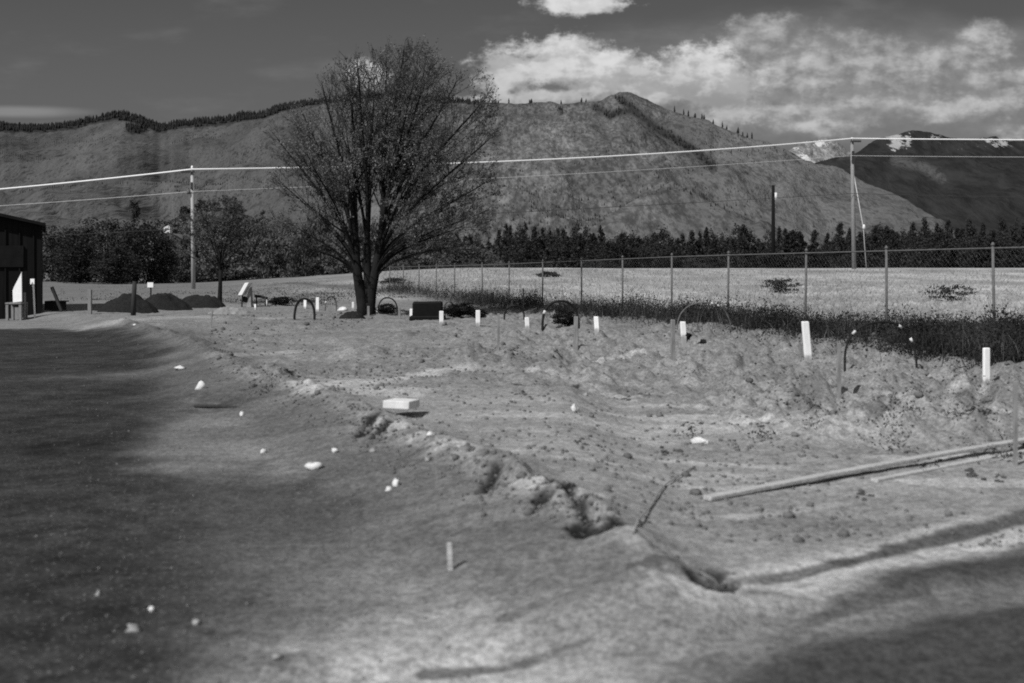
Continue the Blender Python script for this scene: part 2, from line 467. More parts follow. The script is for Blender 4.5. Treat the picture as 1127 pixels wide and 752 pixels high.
    for cx_, cy_, rx_, ry_ in ((280, 633, 22, 7), (245, 668, 25, 6), (330, 705, 60, 9), (310, 720, 20, 6), (60, 480, 60, 8), (230, 440, 50, 6), (980, 455, 40, 14), (1080, 450, 45, 22), (890, 440, 30, 10), (1060, 478, 30, 7), (840, 640, 30, 5)):
        qx, qy = px_ground(cx_, cy_, .1); kk = F * EYE / (cy_ - HOR) ** 2
        darken = np.maximum(darken, .75 * np.exp(-(((x - qx) / (rx_ * qy / F)) ** 2 + ((y - qy) / (ry_ * kk)) ** 2)) * np.clip(.7 + 1.6 * n2 + .8 * fbm(x * 6, y * 6, 3, 19), 0, 1))  # blotches of darker ground at set spots
    set_attr(o, 'darken', darken)
    set_attr(o, 'yard', dark); set_attr(o, 'turned_or_shade', turned_or_shade); set_attr(o, 'pale', pale * (1 - .8 * turned_or_shade) * (1 - .7 * dark * (x < -1)))
    set_attr(o, 'field', field); set_attr(o, 'scrub', np.clip(np.maximum(weed, .5 * sstep(44, 50, y) * (1 - sstep(-.30, -.04, x / np.maximum(y, 1)))), 0, 1))
    c = k.coord()
    nA = k.noise(c, .9, 6, .6); nB = k.noise(c, 9, 5, .65); nC = k.noise(c, 60, 3, .6)
    soil = k.mix(k.ramp(nA, .3, .7), .15, .20)
    soil = k.mix(k.attr('pale'), soil, .36)
    soil = k.mix(k.attr('turned_or_shade'), soil, .052)
    gr = k.mix(k.ramp(nA, .3, .7), .020, .038)
    gr = k.math('MULTIPLY', gr, k.ramp(k.noise(c, 3.2, 5, .7), .3, .7, .62, 1.45))
    gr = k.math('ADD', gr, k.math('MULTIPLY', k.ramp(k.noise(c, 38, 2, .5), .60, .70), .07))
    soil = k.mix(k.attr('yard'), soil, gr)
    nD = k.noise(c, 26, 4, .65)
    soil = k.math('MULTIPLY', soil, k.ramp(nB, .25, .75, .74, 1.26))
    soil = k.math('MULTIPLY', soil, k.ramp(nD, .36, .60, .72, 1.16))
    soil = k.math('MULTIPLY', soil, k.ramp(nC, .25, .75, .74, 1.26))
    soil = k.math('MULTIPLY', soil, k.mix(k.attr('darken'), 1.0, .22))

    g = k.noise(k.scaled(c, (.25, .06, 1)), 1.0, 6, .62)
    g2 = k.noise(c, 1.7, 6, .7)
    grass = k.math('MULTIPLY', k.ramp(g, .3, .7, .24, .42), k.ramp(g2, .25, .75, .72, 1.28))
    grass = k.math('MULTIPLY', grass, k.ramp(k.noise(c, .13, 5, .6), .35, .65, .72, 1.12))
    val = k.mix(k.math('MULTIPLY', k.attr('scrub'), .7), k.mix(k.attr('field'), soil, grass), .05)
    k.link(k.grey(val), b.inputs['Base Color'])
    b.inputs['Roughness'].default_value = .98; b.inputs['Specular IOR Level'].default_value = .1
    hgt = k.math('ADD', k.math('MULTIPLY', nB, .7), k.math('MULTIPLY', nC, .3))
    k.link(k.bump(hgt, .5, .03), b.inputs['Normal'])
    return o
FSIGN = 1.0
_d, _s = seg_dist(np.array([9.0]), np.array([60.0]), FLINE)
FSIGN = float(_s[0])
make_ground()

def scatter_on(n, fn):
    """n random (x,y,z) on the ground from fn(rng, n) -> x, y arrays"""
    x, y = fn(RNG, n); return np.stack([x, y, H(x, y)], 1)

# ------------------------------------------------------------------ mountains
def hill_mat(name, bare, forest_or_shade, snow=None, speck=True, sc=1.0):
    m, t, b = nt_new(name); k = NT(t); c = k.scaled(k.coord(), (1, .05, .7))
    n1 = k.noise(c, .006 * sc, 6, .65); n2 = k.noise(c, .06 * sc, 5, .7); n3 = k.noise(c, .22 * sc, 3, .7)
    v = k.math('MULTIPLY', bare, k.ramp(n1, .3, .7, .68, 1.32))
    v = k.math('MULTIPLY', v, k.ramp(n2, .3, .7, .62, 1.38))
    if speck: v = k.math('MULTIPLY', v, k.ramp(n3, .40, .62, .60, 1.18))
    ff = k.math('ADD', k.attr('forest_or_shade'), k.math('SUBTRACT', k.math('MULTIPLY', k.math('ADD', n2, n3), .9), .9))
    v = k.mix(k.ramp(ff, .35, .65), v, k.math('MULTIPLY', forest_or_shade, k.ramp(n2, .3, .7, .6, 1.4)))
    if snow:
        sf = k.math('ADD', k.attr('snow'), k.math('SUBTRACT', k.math('MULTIPLY', k.math('ADD', n2, n3), 1.7), 1.7))
        v = k.mix(k.ramp(sf, .42, .58), v, snow)
    k.link(k.grey(v), b.inputs['Base Color']); b.inputs['Roughness'].default_value = .95
    b.inputs['Specular IOR Level'].default_value = .05
    k.link(k.bump(n2, .7, 9 / sc), b.inputs['Normal'])
    return m

def mountain(name, crest, dist, base, material, amp, nsc, seed, masks, power=1.1, step=2.5, nt=90, carve=()):
    pxs = np.arange(crest[0][0], crest[-1][0] + .1, step)
    cy = np.interp(pxs, [p[0] for p in crest], [p[1] for p in crest])
    cy = cy + 2.2 * fbm(pxs * .045, pxs * 0 + seed, 4, seed + 50) + .9 * fbm(pxs * .22, pxs * 0 + seed, 3, seed + 51)
    Rc = np.interp(pxs, [p[0] for p in dist], [p[1] for p in dist])
    zc = EYE + (HOR - cy) / F * Rc
    t = np.concatenate([np.linspace(0, 1, nt), np.linspace(1.02, 1.5, 12)])
    T, P = np.meshgrid(t, pxs, indexing='ij')
    Yv = base + (Rc[None, :] - base) * T
    Xv = (P - CX) / F * Yv
    Tc = np.clip(T, 0, 1)
    Z = 1.6 + (zc[None, :] - 1.6) * Tc ** power
    rg = 1 - np.abs(fbm(Xv * nsc, Yv * nsc * .6, 5, seed)) * 2
    env = np.sin(np.pi * np.clip(Tc, 0, 1)) ** .7
    Z = Z + amp * (rg - .6) * env + amp * .25 * fbm(Xv * nsc * 5, Yv * nsc * 5, 4, seed + 9) * np.clip(Tc * 4, 0, 1) * np.where(T > .97, .2, 1)
    q = HOR - (Z - EYE) / Yv * F                     # row on the photo, for placing gullies and bare patches
    for pts, w, dep in carve:
        d, _ = seg_dist(P, q, pts)
        Z = Z - .3 * dep * np.exp(-(d / w) ** 2) * env
    back = T > 1
    Z = np.where(back, Z[nt - 1][None, :] * (1 - (T - 1) * 1.2), Z)
    V = np.stack([Xv, Yv, Z], -1).reshape(-1, 3)
    nc = len(pxs); nr = len(t)
    i = np.arange(nr - 1)[:, None] * nc + np.arange(nc - 1)[None, :]
    Fq = np.stack([i, i + 1, i + nc + 1, i + nc], -1).reshape(-1, 4)
    o = np_mesh(name, V, Fq, material, smooth=True); tag(o, kind='structure')
    mk = masks(P, q, T)
    for key, a in mk.items(): set_attr(o, key, np.clip(a, 0, 1).ravel())
    return P, q, T, np.stack([Xv, Yv, Z], -1), mk

def blob(P, q, cx, cy, rx, ry):
    return np.exp(-(((P - cx) / rx) ** 2 + ((q - cy) / ry) ** 2))

MAIN = [(-420, 150), (-200, 142), (0, 139), (45, 140), (85, 136), (108, 129), (130, 126), (150, 129), (176, 140), (197, 136), (230, 133), (260, 129), (290, 124), (310, 118),
        (345, 112), (400, 106), (450, 108), (520, 113), (560, 112), (600, 114), (640, 112), (662, 111), (672, 105), (682, 102), (695, 104), (712, 110), (740, 121), (770, 131),
        (800, 142), (830, 153), (850, 160), (875, 170), (905, 182), (950, 199), (1000, 222), (1043, 247), (1080, 272), (1110, 292)]
GULLY = [([(683, 108), (720, 138), (760, 160), (790, 185)], 7, 22), ([(668, 115), (672, 150), (690, 190)], 6, 16), ([(600, 125), (615, 165), (640, 215)], 8, 12),
         ([(560, 130), (575, 190)], 8, 10), ([(130, 140), (150, 190), (170, 230)], 12, 7), ([(40, 150), (70, 200), (60, 240)], 13, 7), ([(230, 140), (220, 190), (260, 240)], 12, 8),
         ([(870, 178), (850, 210), (830, 250)], 8, 10)]
def main_masks(P, q, T):
    f = np.zeros(P.shape)
    ridge = np.interp(P, [-420, 0, 80, 125, 160, 185, 300, 330, 520, 600], [8, 9, 8, 9, 10, 8, 9, 6, 3, 0])
    cl = np.interp(P[0], [c[0] for c in MAIN], [c[1] for c in MAIN])[None, :]
    f = np.maximum(f, sstep(1.0, .4, (q - cl) / np.maximum(ridge, .1)) * (ridge > .5) * .9)
    f = np.maximum(f, .8 * blob(P, q, 150, 142, 18, 9))
    d, _ = seg_dist(P, q, [(683, 108), (722, 140), (762, 162), (785, 180)]); f = np.maximum(f, .62 * np.exp(-(d / 8) ** 2))  # shaded side of the peak, painted dark through the forest mask
    d, _ = seg_dist(P, q, [(655, 118), (672, 126), (690, 122)]); f = np.maximum(f, .62 * np.exp(-(d / 7) ** 2))
    for cx, cy, rx, ry, a in ((545, 150, 14, 16, .6), (600, 128, 22, 7, .5), (617, 122, 5, 8, .6), (590, 150, 10, 6, .5), (800, 192, 25, 5, .5), (820, 190, 14, 4, .5), (690, 140, 12, 12, .45)):
        f = np.maximum(f, a * blob(P, q, cx, cy, rx, ry))
    f = np.maximum(f, (.44 - .40 * sstep(330, 560, P)) * (q < 260))
    f = np.maximum(f, .37 * sstep(690, 760, P))
    s = np.zeros(P.shape)
    return dict(forest_or_shade=f, snow=s)
mMain = mountain('front_hill', MAIN, [(-420, 2500), (300, 2350), (680, 1900), (870, 1500), (1043, 950), (1110, 700)], 452,
                 hill_mat('hillside', .112, .026), 40, .0036, 5, main_masks, power=1.45, carve=GULLY)

DARKM = [(780, 235), (830, 200), (868, 184), (905, 177), (930, 170), (950, 168), (980, 171), (1010, 172), (1060, 171), (1090, 174), (1127, 176), (1250, 168), (1500, 150)]
def dark_masks(P, q, T):
    f = np.full(P.shape, .95)
    d, _ = seg_dist(P, q, [(985, 178), (1015, 183), (1038, 196)]); f = f - .62 * np.exp(-(d / 10) ** 2)
    d, _ = seg_dist(P, q, [(925, 174), (940, 172)]); f = f - .45 * np.exp(-(d / 6) ** 2)
    f = f - .5 * blob(P, q, 1040, 225, 4, 3)
    return dict(forest_or_shade=f, snow=np.zeros(P.shape))
mDark = mountain('forested_mountain', DARKM, [(780, 3600), (1500, 3600)], 1400, hill_mat('forested_slope', .085, .022, sc=.6), 70, .002, 15, dark_masks, step=3, nt=60)

SNOWP = [(880, 200), (925, 178), (945, 167), (963, 153), (975, 149), (988, 147), (1005, 144), (1020, 144), (1034, 147), (1046, 152), (1075, 154), (1088, 152), (1098, 151), (1110, 154), (1140, 154), (1250, 140), (1500, 120)]
def snow_masks(P, q, T):
    s = .85 * blob(P, q, 986, 157, 8, 10) + .72 * blob(P, q, 978, 149, 10, 3) + .6 * blob(P, q, 1000, 155, 5, 9) + .62 * blob(P, q, 1028, 151, 9, 3) + .75 * blob(P, q, 1100, 158, 10, 7) + .5 * blob(P, q, 1088, 154, 4, 3)
    return dict(forest_or_shade=np.full(P.shape, .9) - .3 * blob(P, q, 985, 155, 14, 12), snow=s)
mSnow = mountain('snow_mountain', SNOWP, [(880, 6200), (1500, 6200)], 3800, hill_mat('snowy_forest_slope', .085, .024, .30, sc=.35), 120, .0011, 25, snow_masks, step=2, nt=60)

GREYP = [(760, 215), (815, 160), (835, 159), (850, 164), (866, 167), (880, 158), (893, 155), (908, 152), (920, 155), (932, 163), (950, 175), (975, 195)]
def grey_masks(P, q, T):
    d, _ = seg_dist(P, q, [(836, 158), (852, 165), (868, 172)])
    s = 1.0 * np.exp(-(d / 4) ** 2) + .8 * blob(P, q, 885, 174, 8, 6) + .7 * blob(P, q, 905, 158, 12, 4) + .5 * blob(P, q, 875, 164, 8, 4)
    f = .6 * blob(P, q, 893, 168, 3, 8) + .6 * blob(P, q, 918, 163, 5, 5) + .35 * blob(P, q, 905, 172, 9, 8)
    return dict(forest_or_shade=f, snow=s)
mGrey = mountain('bare_peak', GREYP, [(760, 8000), (975, 8000)], 5200, hill_mat('bare_peak_rock', .19, .06, .5, sc=.3), 160, .0011, 35, grey_masks, step=2, nt=50)

def cone_trees(name, pts, hs, m, sides=5):
    """a far wood that reads as one mass: small ragged spires"""
    V = []; Fq = []; n = 0
    for (x, y, z), h in zip(pts, hs):
        r = h * random.uniform(.16, .27); a0 = random.uniform(0, 6)
        for lvl, (zz, rr) in enumerate(((.0, .6), (.15, 1.0), (.55, .65), (1.0, .05))):
            for k in range(sides):
                a = a0 + 6.283 * k / sides + lvl * .5; q = rr * r * random.uniform(.65, 1.3)
                V.append((x + q * math.cos(a), y + q * math.sin(a), z + zz * h - 1 * (lvl == 0)))
        for lvl in range(3):
            for k in range(sides):
                k2 = (k + 1) % sides
                Fq.append((n + lvl * sides + k, n + lvl * sides + k2, n + (lvl + 1) * sides + k2, n + (lvl + 1) * sides + k))
        n += 4 * sides
    o = np_mesh(name, np.array(V), np.array(Fq), m); tag(o, kind='stuff'); return o

def hill_wood():
    P, q, T, W, mk = mMain
    w = mk['forest_or_shade'].copy(); w[T > 1.0] *= .3; w[T < .15] = 0; w = np.where(w < .5, 0, w)
    cell = np.abs(np.gradient(W[..., 0], axis=1)) * np.abs(np.gradient(W[..., 1], axis=0))
    prob = (np.clip(w - .12, 0, 1) ** 1.3 * cell * np.where((P > -60) & (P < 1060), 1, 0)).ravel(); prob /= prob.sum()
    ids = RNG.choice(len(prob), 3600, p=prob)
    pts = W.reshape(-1, 3)[ids] + np.stack([RNG.uniform(-4, 4, 3600), RNG.uniform(-4, 4, 3600), np.zeros(3600)], 1)
    hs = RNG.uniform(5, 11, 3600) * np.where(P.ravel()[ids] > 520, .62, 1)
    sp = []                                                    # thin row along the falling right spur
    nt_ = np.argmin(np.abs(T[:, 0] - 1))
    for px in (742, 752, 757, 765, 772, 776, 785, 795, 799, 812, 818, 822, 828, 641, 646, 617, 560, 585):
        j = np.argmin(np.abs(P[0] - px)); sp.append(W[nt_, j])
    pr2 = (cell * np.where((P > -40) & (P < 1060) & (T > .1) & (T < 1), 1, 0) * sstep(.1, .5, fbm(W[..., 0] * .01, W[..., 1] * .01, 4, 99))).ravel(); pr2 /= pr2.sum()
    id2 = RNG.choice(len(pr2), 3200, p=pr2); p2 = W.reshape(-1, 3)[id2]
    allp = np.concatenate([pts, np.array(sp), p2]); ah = np.concatenate([hs, RNG.uniform(6, 11, len(sp)), RNG.uniform(1.2, 3.2, 3200)])
    cone_trees('hillside_forest', allp, ah, M['needle'])
hill_wood()

# ------------------------------------------------------------------ trees
def fan_tree(env, depth, trunks, ends, seed, r_tr, tip, dens=1.0, step=.16):
    """trunks, then straight limbs fanned out to given end points, then three orders of ascending branches cut off at the crown outline"""
    rg = np.random.default_rng(seed); mb = MB(); tw = MB(); leaves = []
    ex0, ex1 = min(p[0] for p in env), max(p[0] for p in env); ecx, ehw = (ex0 + ex1) / 2, (ex1 - ex0) / 2
    def inside(p):
        if not in_poly(np.array([p[0]]), np.array([p[2]]), env)[0]: return False
        return abs(p[1]) < depth * math.sqrt(max(.06, 1 - ((p[0] - ecx) / ehw) ** 2)) * 1.1
    tpts = []
    for t in trunks:
        pts = [Vector(p) for p in t]; n = len(pts)
        mb.tube(pts, [r_tr * (1.25 if k == 0 else 1.0 - .38 * k / (n - 1)) for k in range(n)], 10); tpts.append(pts); r_tr *= .93
    def twig(p, d, L):
        d = d.normalized(); e = p + d * L; m_ = p + d * L * .5 + Vector(rg.normal(0, .02, 3)); m_.z -= .01
        tw.tube([p, m_, e], [tip, tip * .8, tip * .45], 3, False)
        for k in range(max(2, int(L * 30 * dens))):
            f = rg.uniform(.2, 1.04); leaves.append(tuple(p + d * L * f + Vector(rg.normal(0, .04, 3))))
    def branch(pts, r0, level):
        n = len(pts); mb.tube(pts, [max(tip, r0 * (1 - .8 * k / (n - 1))) for k in range(n)], 7 if r0 > .05 else (5 if r0 > .02 else 4), False)
        total = sum((pts[k + 1] - pts[k]).length for k in range(n - 1))
        kids = int(total / (.36, .24, .17)[level] * dens ** .5)
        for c in range(kids):
            f = .16 + .84 * (c + rg.uniform(0, 1)) / kids
            x = f * (n - 1); i0 = min(n - 2, int(x)); p = pts[i0].lerp(pts[i0 + 1], x - i0)
            d = (pts[i0 + 1] - pts[i0]).normalized()
            side = Vector(rg.normal(0, 1, 3)); side = (side - d * side.dot(d)).normalized()
            ang = math.radians(rg.uniform(22, 52)); dd = (d * math.cos(ang) + side * math.sin(ang) + Vector((0, 0, .22))).normalized()
            if level == 2 or total < .5:
                twig(p, dd, rg.uniform(.25, .62) * (1 - .3 * f)); continue
            L = total * rg.uniform(.30, .56) * (1.05 - .55 * f)
            if level == 1: L = min(L, 1.1)
            q = [p]; m_ = max(3, int(L / step)); dcur = dd
            for k in range(m_):
                dcur = (dcur + Vector(rg.normal(0, .06, 3)) + Vector((0, 0, .03))).normalized(); nx = q[-1] + dcur * L / m_
                if not inside(nx): break
                q.append(nx)
            if len(q) > 2: branch(q, max(tip, r0 * (1 - .8 * f) * rg.uniform(.34, .55)), level + 1)
            elif inside(p): twig(p, dd, rg.uniform(.2, .45))
        e = pts[-1]; d = (pts[-1] - pts[-2]).normalized()
        for k in range(4): twig(e, d + Vector(rg.normal(0, .3, 3)), rg.uniform(.3, .6))
    for ti, hgt, end, r0 in ends:
        t = tpts[ti]; k = 0
        x = hgt * (len(t) - 1); k = min(len(t) - 2, int(x)); p = t[k].lerp(t[k + 1], x - k); d0 = (t[k + 1] - t[k]).normalized()
        e = Vector(end); L = (e - p).length; c1 = p + (d0 * .8 + (e - p).normalized() * .2) * L * .36; c2 = p.lerp(e, .68) + Vector((0, 0, .03 * L))
        n = int(L / .3) + 3; pts = []
        ph = rg.uniform(0, 6.28, 2)
        for k in range(n + 1):
            f = k / n; g = 1 - f
            q = p * g ** 3 + c1 * 3 * g * g * f + c2 * 3 * g * f * f + e * f ** 3
            q += Vector((math.sin(f * 9 + ph[0]), math.cos(f * 8 + ph[1]), 0)) * .035 * f * g * L * .35
            pts.append(q)
        branch(pts, r0 * .8, 0)
    return mb, tw, np.array(leaves)

def big_tree():
    env = [(-1.1, 2.7), (-2.6, 2.3), (-3.4, 3.2), (-3.3, 4.6), (-3.55, 5.6), (-3.1, 7.1), (-2.1, 8.2), (-.9, 8.6), (0, 9.2), (1.3, 9.85), (2.5, 9.2), (3.4, 8.5), (4.4, 8.5), (4.65, 7.2),
           (4.75, 6.3), (4.6, 5), (4.5, 3.7), (3.7, 2.4), (2.4, 1.9), (1.1, 2.3), (-.2, 2.5)]
    trunks = [[(-.12, 0, -.25), (-.13, 0, .35), (-.22, .02, .9), (-.32, .05, 1.5), (-.38, .05, 2.1), (-.38, .05, 2.8)],
              [(.14, .02, -.25), (.14, .02, .35), (.2, 0, .9), (.32, -.05, 1.5), (.42, -.05, 2.1), (.5, -.05, 2.8)],
              [(.1, .08, .5), (.08, .1, .95), (.04, .12, 1.5), (.02, .12, 2.1), (.04, .12, 2.8)]]
    ends = [(0, .52, (-2.9, -.5, 3.5), .07), (0, .62, (-3.3, .5, 5.0), .10), (0, .72, (-3.1, -.7, 6.4), .11), (0, .8, (-2.5, .7, 7.6), .12), (0, .9, (-1.5, -.6, 8.3), .12), (0, 1, (-.6, .3, 8.7), .12),
            (0, .7, (-1.7, -2.3, 5.6), .08), (0, .75, (-1.5, 2.4, 5.8), .08), (2, .95, (.1, 1.6, 8.8), .11), (2, .98, (-.1, -1.5, 8.9), .11), (2, .8, (-1.2, .8, 7.6), .09),
            (1, .55, (3.6, -.5, 3.3), .08), (1, .64, (4.3, .6, 4.9), .10), (1, .72, (4.5, -.5, 6.4), .11), (1, .8, (4.4, .4, 8.1), .12), (1, .88, (3.3, -.6, 8.4), .12), (1, .95, (2.3, .4, 9.1), .12),
            (1, 1, (1.4, -.2, 9.7), .13), (1, .99, (.7, .5, 9.4), .11), (1, .72, (2.2, -2.5, 5.6), .08), (1, .76, (2.0, 2.5, 5.9), .08), (1, .9, (1.6, 1.9, 8.4), .09), (1, .9, (1.9, -1.9, 8.2), .09),
            (0, .5, (-3.2, .9, 2.9), .06), (0, .55, (-2.3, -1.4, 2.6), .06), (1, .5, (3.9, .8, 2.7), .06), (1, .5, (3.0, -1.0, 2.5), .06), (1, .55, (4.4, -.9, 3.8), .07), (1, .6, (1.7, 2.4, 3.2), .05), (1, .55, (1.6, -2.3, 3.0), .05), (0, .6, (-2.2, 1.3, 3.3), .06), (1, .6, (2.7, 1.4, 3.2), .06), (1, .58, (2.2, -1.6, 3.1), .06), (0, .6, (-1.4, -1.8, 3.5), .06)]
    mb, tw, L = fan_tree(env, 3.4, trunks, ends, 3, .225, .006, .60)
    x, y, z = at(403, 347)
    t = empty('broad_tree', (x, y, z - .03)); t.scale = (y / 40.0,) * 3
    tag(t, 'large vase-shaped tree with dark forked trunk and thin spring foliage at the plot edge', 'tree')
    mb.build('trunk', M['bark'], t, True); tw.build('twigs', M['twig'], t)
    d = fbm(L[:, 0] * .9 + 3, L[:, 2] * .9 + L[:, 1] * .5, 3, 6)
    L = L[RNG.random(len(L)) < np.clip((1.0 - .5 * sstep(4.0, 8, L[:, 2])) * (1 + 1.4 * d), .08, 1) * (TREE_KEEP / len(L) if len(L) > TREE_KEEP else 1)]
    V, Fq = leaf_quads(L, RNG.uniform(.045, .10, len(L)), .6)
    np_mesh('crown', V, Fq, M['bud'], t)
    print('big tree', len(mb.f), len(tw.f), len(L), y)
TREE_KEEP = 110000
big_tree()

def dome_env(w, h, b):
    return [(-.35 * w, b), (-.9 * w, b * 1.25), (-w, h * .55), (-.8 * w, h * .8), (-.35 * w, h * .97), (.1 * w, h), (.5 * w, h * .93), (.85 * w, h * .78), (w, h * .5), (.85 * w, b * 1.2), (.3 * w, b)]

def second_tree():
    w, h = 2.15, 5.2
    trunks = [[(-.03, 0, -.2), (0, 0, .4), (.02, 0, 1.0), (.03, 0, 1.7)]]
    ends = [(0, f, e, r_) for f, e, r_ in ((.7, (-1.9, .2, 2.6), .05), (.75, (-1.85, -.3, 3.5), .05), (.85, (-1.1, .3, 4.4), .055), (1, (-.4, -.3, 5.0), .06), (1, (.3, .4, 5.1), .06), (.9, (.9, -.4, 4.7), .055),
            (.8, (1.9, .3, 3.7), .05), (.7, (1.9, -.2, 2.6), .05), (.85, (.2, 1.4, 3.9), .045), (.85, (-.1, -1.4, 3.9), .045))]
    mb, tw, L = fan_tree(dome_env(w, h, 1.35), 1.7, trunks, ends, 8, .13, .009, .62); L = L[RNG.random(len(L)) < .55]
    x, y, z = at(242, 334)
    t = empty('bushy_tree', (x, y, z - .03)); t.scale = (m_of(334 - 219, y) / 5.2,) * 3
    tag(t, 'smaller round-crowned tree with dark trunk behind the dark gravel piles', 'tree')
    mb.build('trunk', M['bark'], t, True); tw.build('twigs', M['twig'], t)
    V, Fq = leaf_quads(L, RNG.uniform(.07, .13, len(L)), .6); np_mesh('crown', V, Fq, M['leafpale2'], t)
    print('second', y, len(L))
second_tree()

def clump_tree(name, h, w, n, ls, leaf, bark, seed, low=.12, clumps=26, shape='round'):
    """trunk with limbs and a ragged crown of leaf clumps; returned at the origin"""
    rg = np.random.default_rng(seed)
    root = empty(name, (0, 0, 0))
    mb = MB()
    lean = rg.normal(0, .03, 2) * h
    mb.tube([(0, 0, -.3), (lean[0] * .3, lean[1] * .3, h * .3), (lean[0], lean[1], h * .8)], [h * .022, h * .016, h * .004], 6)
    C = []
    for k in range(clumps):
        if shape == 'pine':
            f = (k + rg.uniform(0, 1)) / clumps; zc = h * (low + (1 - low) * f)
            rr = w * (1 - f) ** .75 * rg.uniform(.45, 1.05) + .1; a = rg.uniform(0, 6.283)
            C.append((rr * math.cos(a), rr * math.sin(a), zc - rr * .15, w * (.2 + .32 * (1 - f)), h * .045))
            if k % 2: mb.tube([(lean[0] * f, lean[1] * f, zc), C[-1][:3]], [h * .004, h * .002], 4, False)
        else:
            d = rg.normal(size=3); d /= np.linalg.norm(d); rr = rg.uniform(.35, 1.0) ** .6
            zc = h * (low + (1 - low) * (.5 + .5 * d[2] * rr)); pf = 1 - .25 * abs(d[2])
            C.append((d[0] * rr * w * pf, d[1] * rr * w * pf, zc, w * rg.uniform(.2, .36), h * rg.uniform(.06, .1)))
            if k % 2: mb.tube([(lean[0] * .5, lean[1] * .5, h * (low + .1)), C[-1][:3]], [h * .008, h * .002], 4, False)
    mb.build('trunk', bark, root, True)
    per = n // clumps; P = []
    for (cx, cy, cz, r, rz) in C:
        q = rg.normal(size=(per, 3)) * np.array([r, r, rz]) * .62 + np.array([cx, cy, cz]); P.append(q)
    P = np.concatenate(P); P = P[P[:, 2] > h * low * .25]
    V, Fq = leaf_quads(P, rg.uniform(ls * .6, ls * 1.4, len(P)), .6)
    np_mesh('crown', V, Fq, leaf, root)
    return root

def place(o, loc, rz, s, label=None, cat=None, group=None):
    o.location = loc; o.rotation_euler = (0, 0, rz); o.scale = (s[0], s[0], s[1])
    return tag(o, label, cat, group)

def kinds_of(maker, n): return [maker(i) for i in range(n)]

class Kind:
    """first placing moves the original, later ones copy it with its parts"""
    every = []
    def __init__(self, o): self.o = o; self.used = False; Kind.every.append(self)
    def get(self):
        if not self.used: self.used = True; return self.o
        return copy_tree(self.o)

# the pine row along the far edge of the field
pines = [Kind(clump_tree('pine_tree', 12, (2.9, 2.4, 3.4, 2.6, 3.8)[i], 1500, .6, M['needle'], M['bark'], 100 + i, .06, 30, 'pine' if i in (0, 1, 3) else 'round')) for i in range(5)]
r = random.Random(21)
px = 425.0
while px < 1215:
    top = np.interp(px, [425, 540, 600, 625, 660, 700, 780, 820, 900, 960, 1010, 1060, 1127, 1220], [262, 262, 258, 252, 257, 258, 253, 256, 256, 253, 248, 250, 246, 244]) + r.choice((-7, -3, 0, 2, 5, 9, 13)) + r.uniform(-2, 2)
    Y = r.uniform(372, 425)
    x, y, z = at_y(px, Y)
    hh = (HOR - top) / F * Y + EYE - z
    k = r.randrange(5)
    spire = k in (0, 1, 3)
    place(pines[k].get(), (x, y, z), r.uniform(0, 6.28), (r.uniform(.8, 1.25), hh / 12),
          'dark pointed pine in the tree row beyond the dry field' if spire else 'dark rounded tree in the tree row beyond the dry field', 'tree', 'pointed pines beyond the field' if spire else 'rounded trees beyond the field')
    px += r.uniform(2.4, 7.0)
# second rank behind, up the foot of the hill
for px, top, Y in ((557, 247, 520), (562, 249, 515), (570, 248, 520), (575, 252, 510), (578, 246, 525), (588, 252, 500), (597, 251, 505), (604, 255, 500), (614, 252, 515), (618, 253, 505), (650, 258, 500),
                   (548, 262, 470), (690, 262, 480), (770, 255, 480), (868, 258, 490), (1022, 250, 480), (1100, 244, 480), (1120, 243, 470)):
    x = (px - CX) / F * Y; zb = 2 + (Y - 452) * .12
    zt = EYE + (HOR - top) / F * Y
    place(pines[r.randrange(3)].get(), (x, Y, zb), r.uniform(0, 6), (.8, (zt - zb) / 12), 'small pine standing behind the tree row on the foot of the hill', 'tree', 'pines on the foot of the hill')
# dark understorey that closes the row from below
rg = np.random.default_rng(4)
n = 30000
pxs = rg.uniform(425, 1225, n); Ys = rg.uniform(385, 440, n)
xs = (pxs - CX) / F * Ys
zz = H(xs, Ys) + np.abs(rg.normal(0, 1, n)) * 4.2 * (.5 + fbm(xs * .05, Ys * .05, 3, 71) * .5 + .3)
V, Fq = leaf_quads(np.stack([xs, Ys, zz], 1), rg.uniform(.7, 1.7, n), .7)
tag(np_mesh('undergrowth', V, Fq, M['needle']), kind='stuff')

# bigger dark trees on the left, beyond the yard
darks = [Kind(clump_tree('dense_tree', 7, w, 4200, .26, M['leafdark'], M['bark'], 200 + i, -.12, 46)) for i, w in enumerate((2.0, 2.6, 1.7))]
for px, top, Y, wd in ((58, 252, 112, 1.0), (76, 246, 108, 1.1), (98, 240, 112, 1.2), (118, 237, 108, 1.0), (136, 240, 114, 1.0), (150, 238, 104, .9), (166, 241, 110, 1.1), (180, 262, 106, .8), (88, 262, 102, .9), (128, 262, 100, .9),
                      (30, 256, 114, 1.0), (-5, 250, 112, 1.1), (-40, 248, 115, 1.1)):
    x, y, z = at_y(px, Y); hh = (HOR - top - r.uniform(-6, 6)) / F * Y + EYE - z
    place(darks[r.randrange(3)].get(), (x, y, z - .1), r.uniform(0, 6.28), (wd, hh / 7), 'dense dark tree in the thicket beyond the gravel piles at left', 'tree', 'dark thicket trees at left')
x, y, z = at_y(149, 122); 
t = clump_tree('tall_pine', 9, .55, 500, .22, M['leafdark'], M['bark'], 260, .82, 8)
place(t, (x, y, z), 0, (1.25, ((HOR - 223) / F * 122 + EYE - z) / 9), 'slim tree whose small round tuft of a top rises above the dark thicket', 'tree')

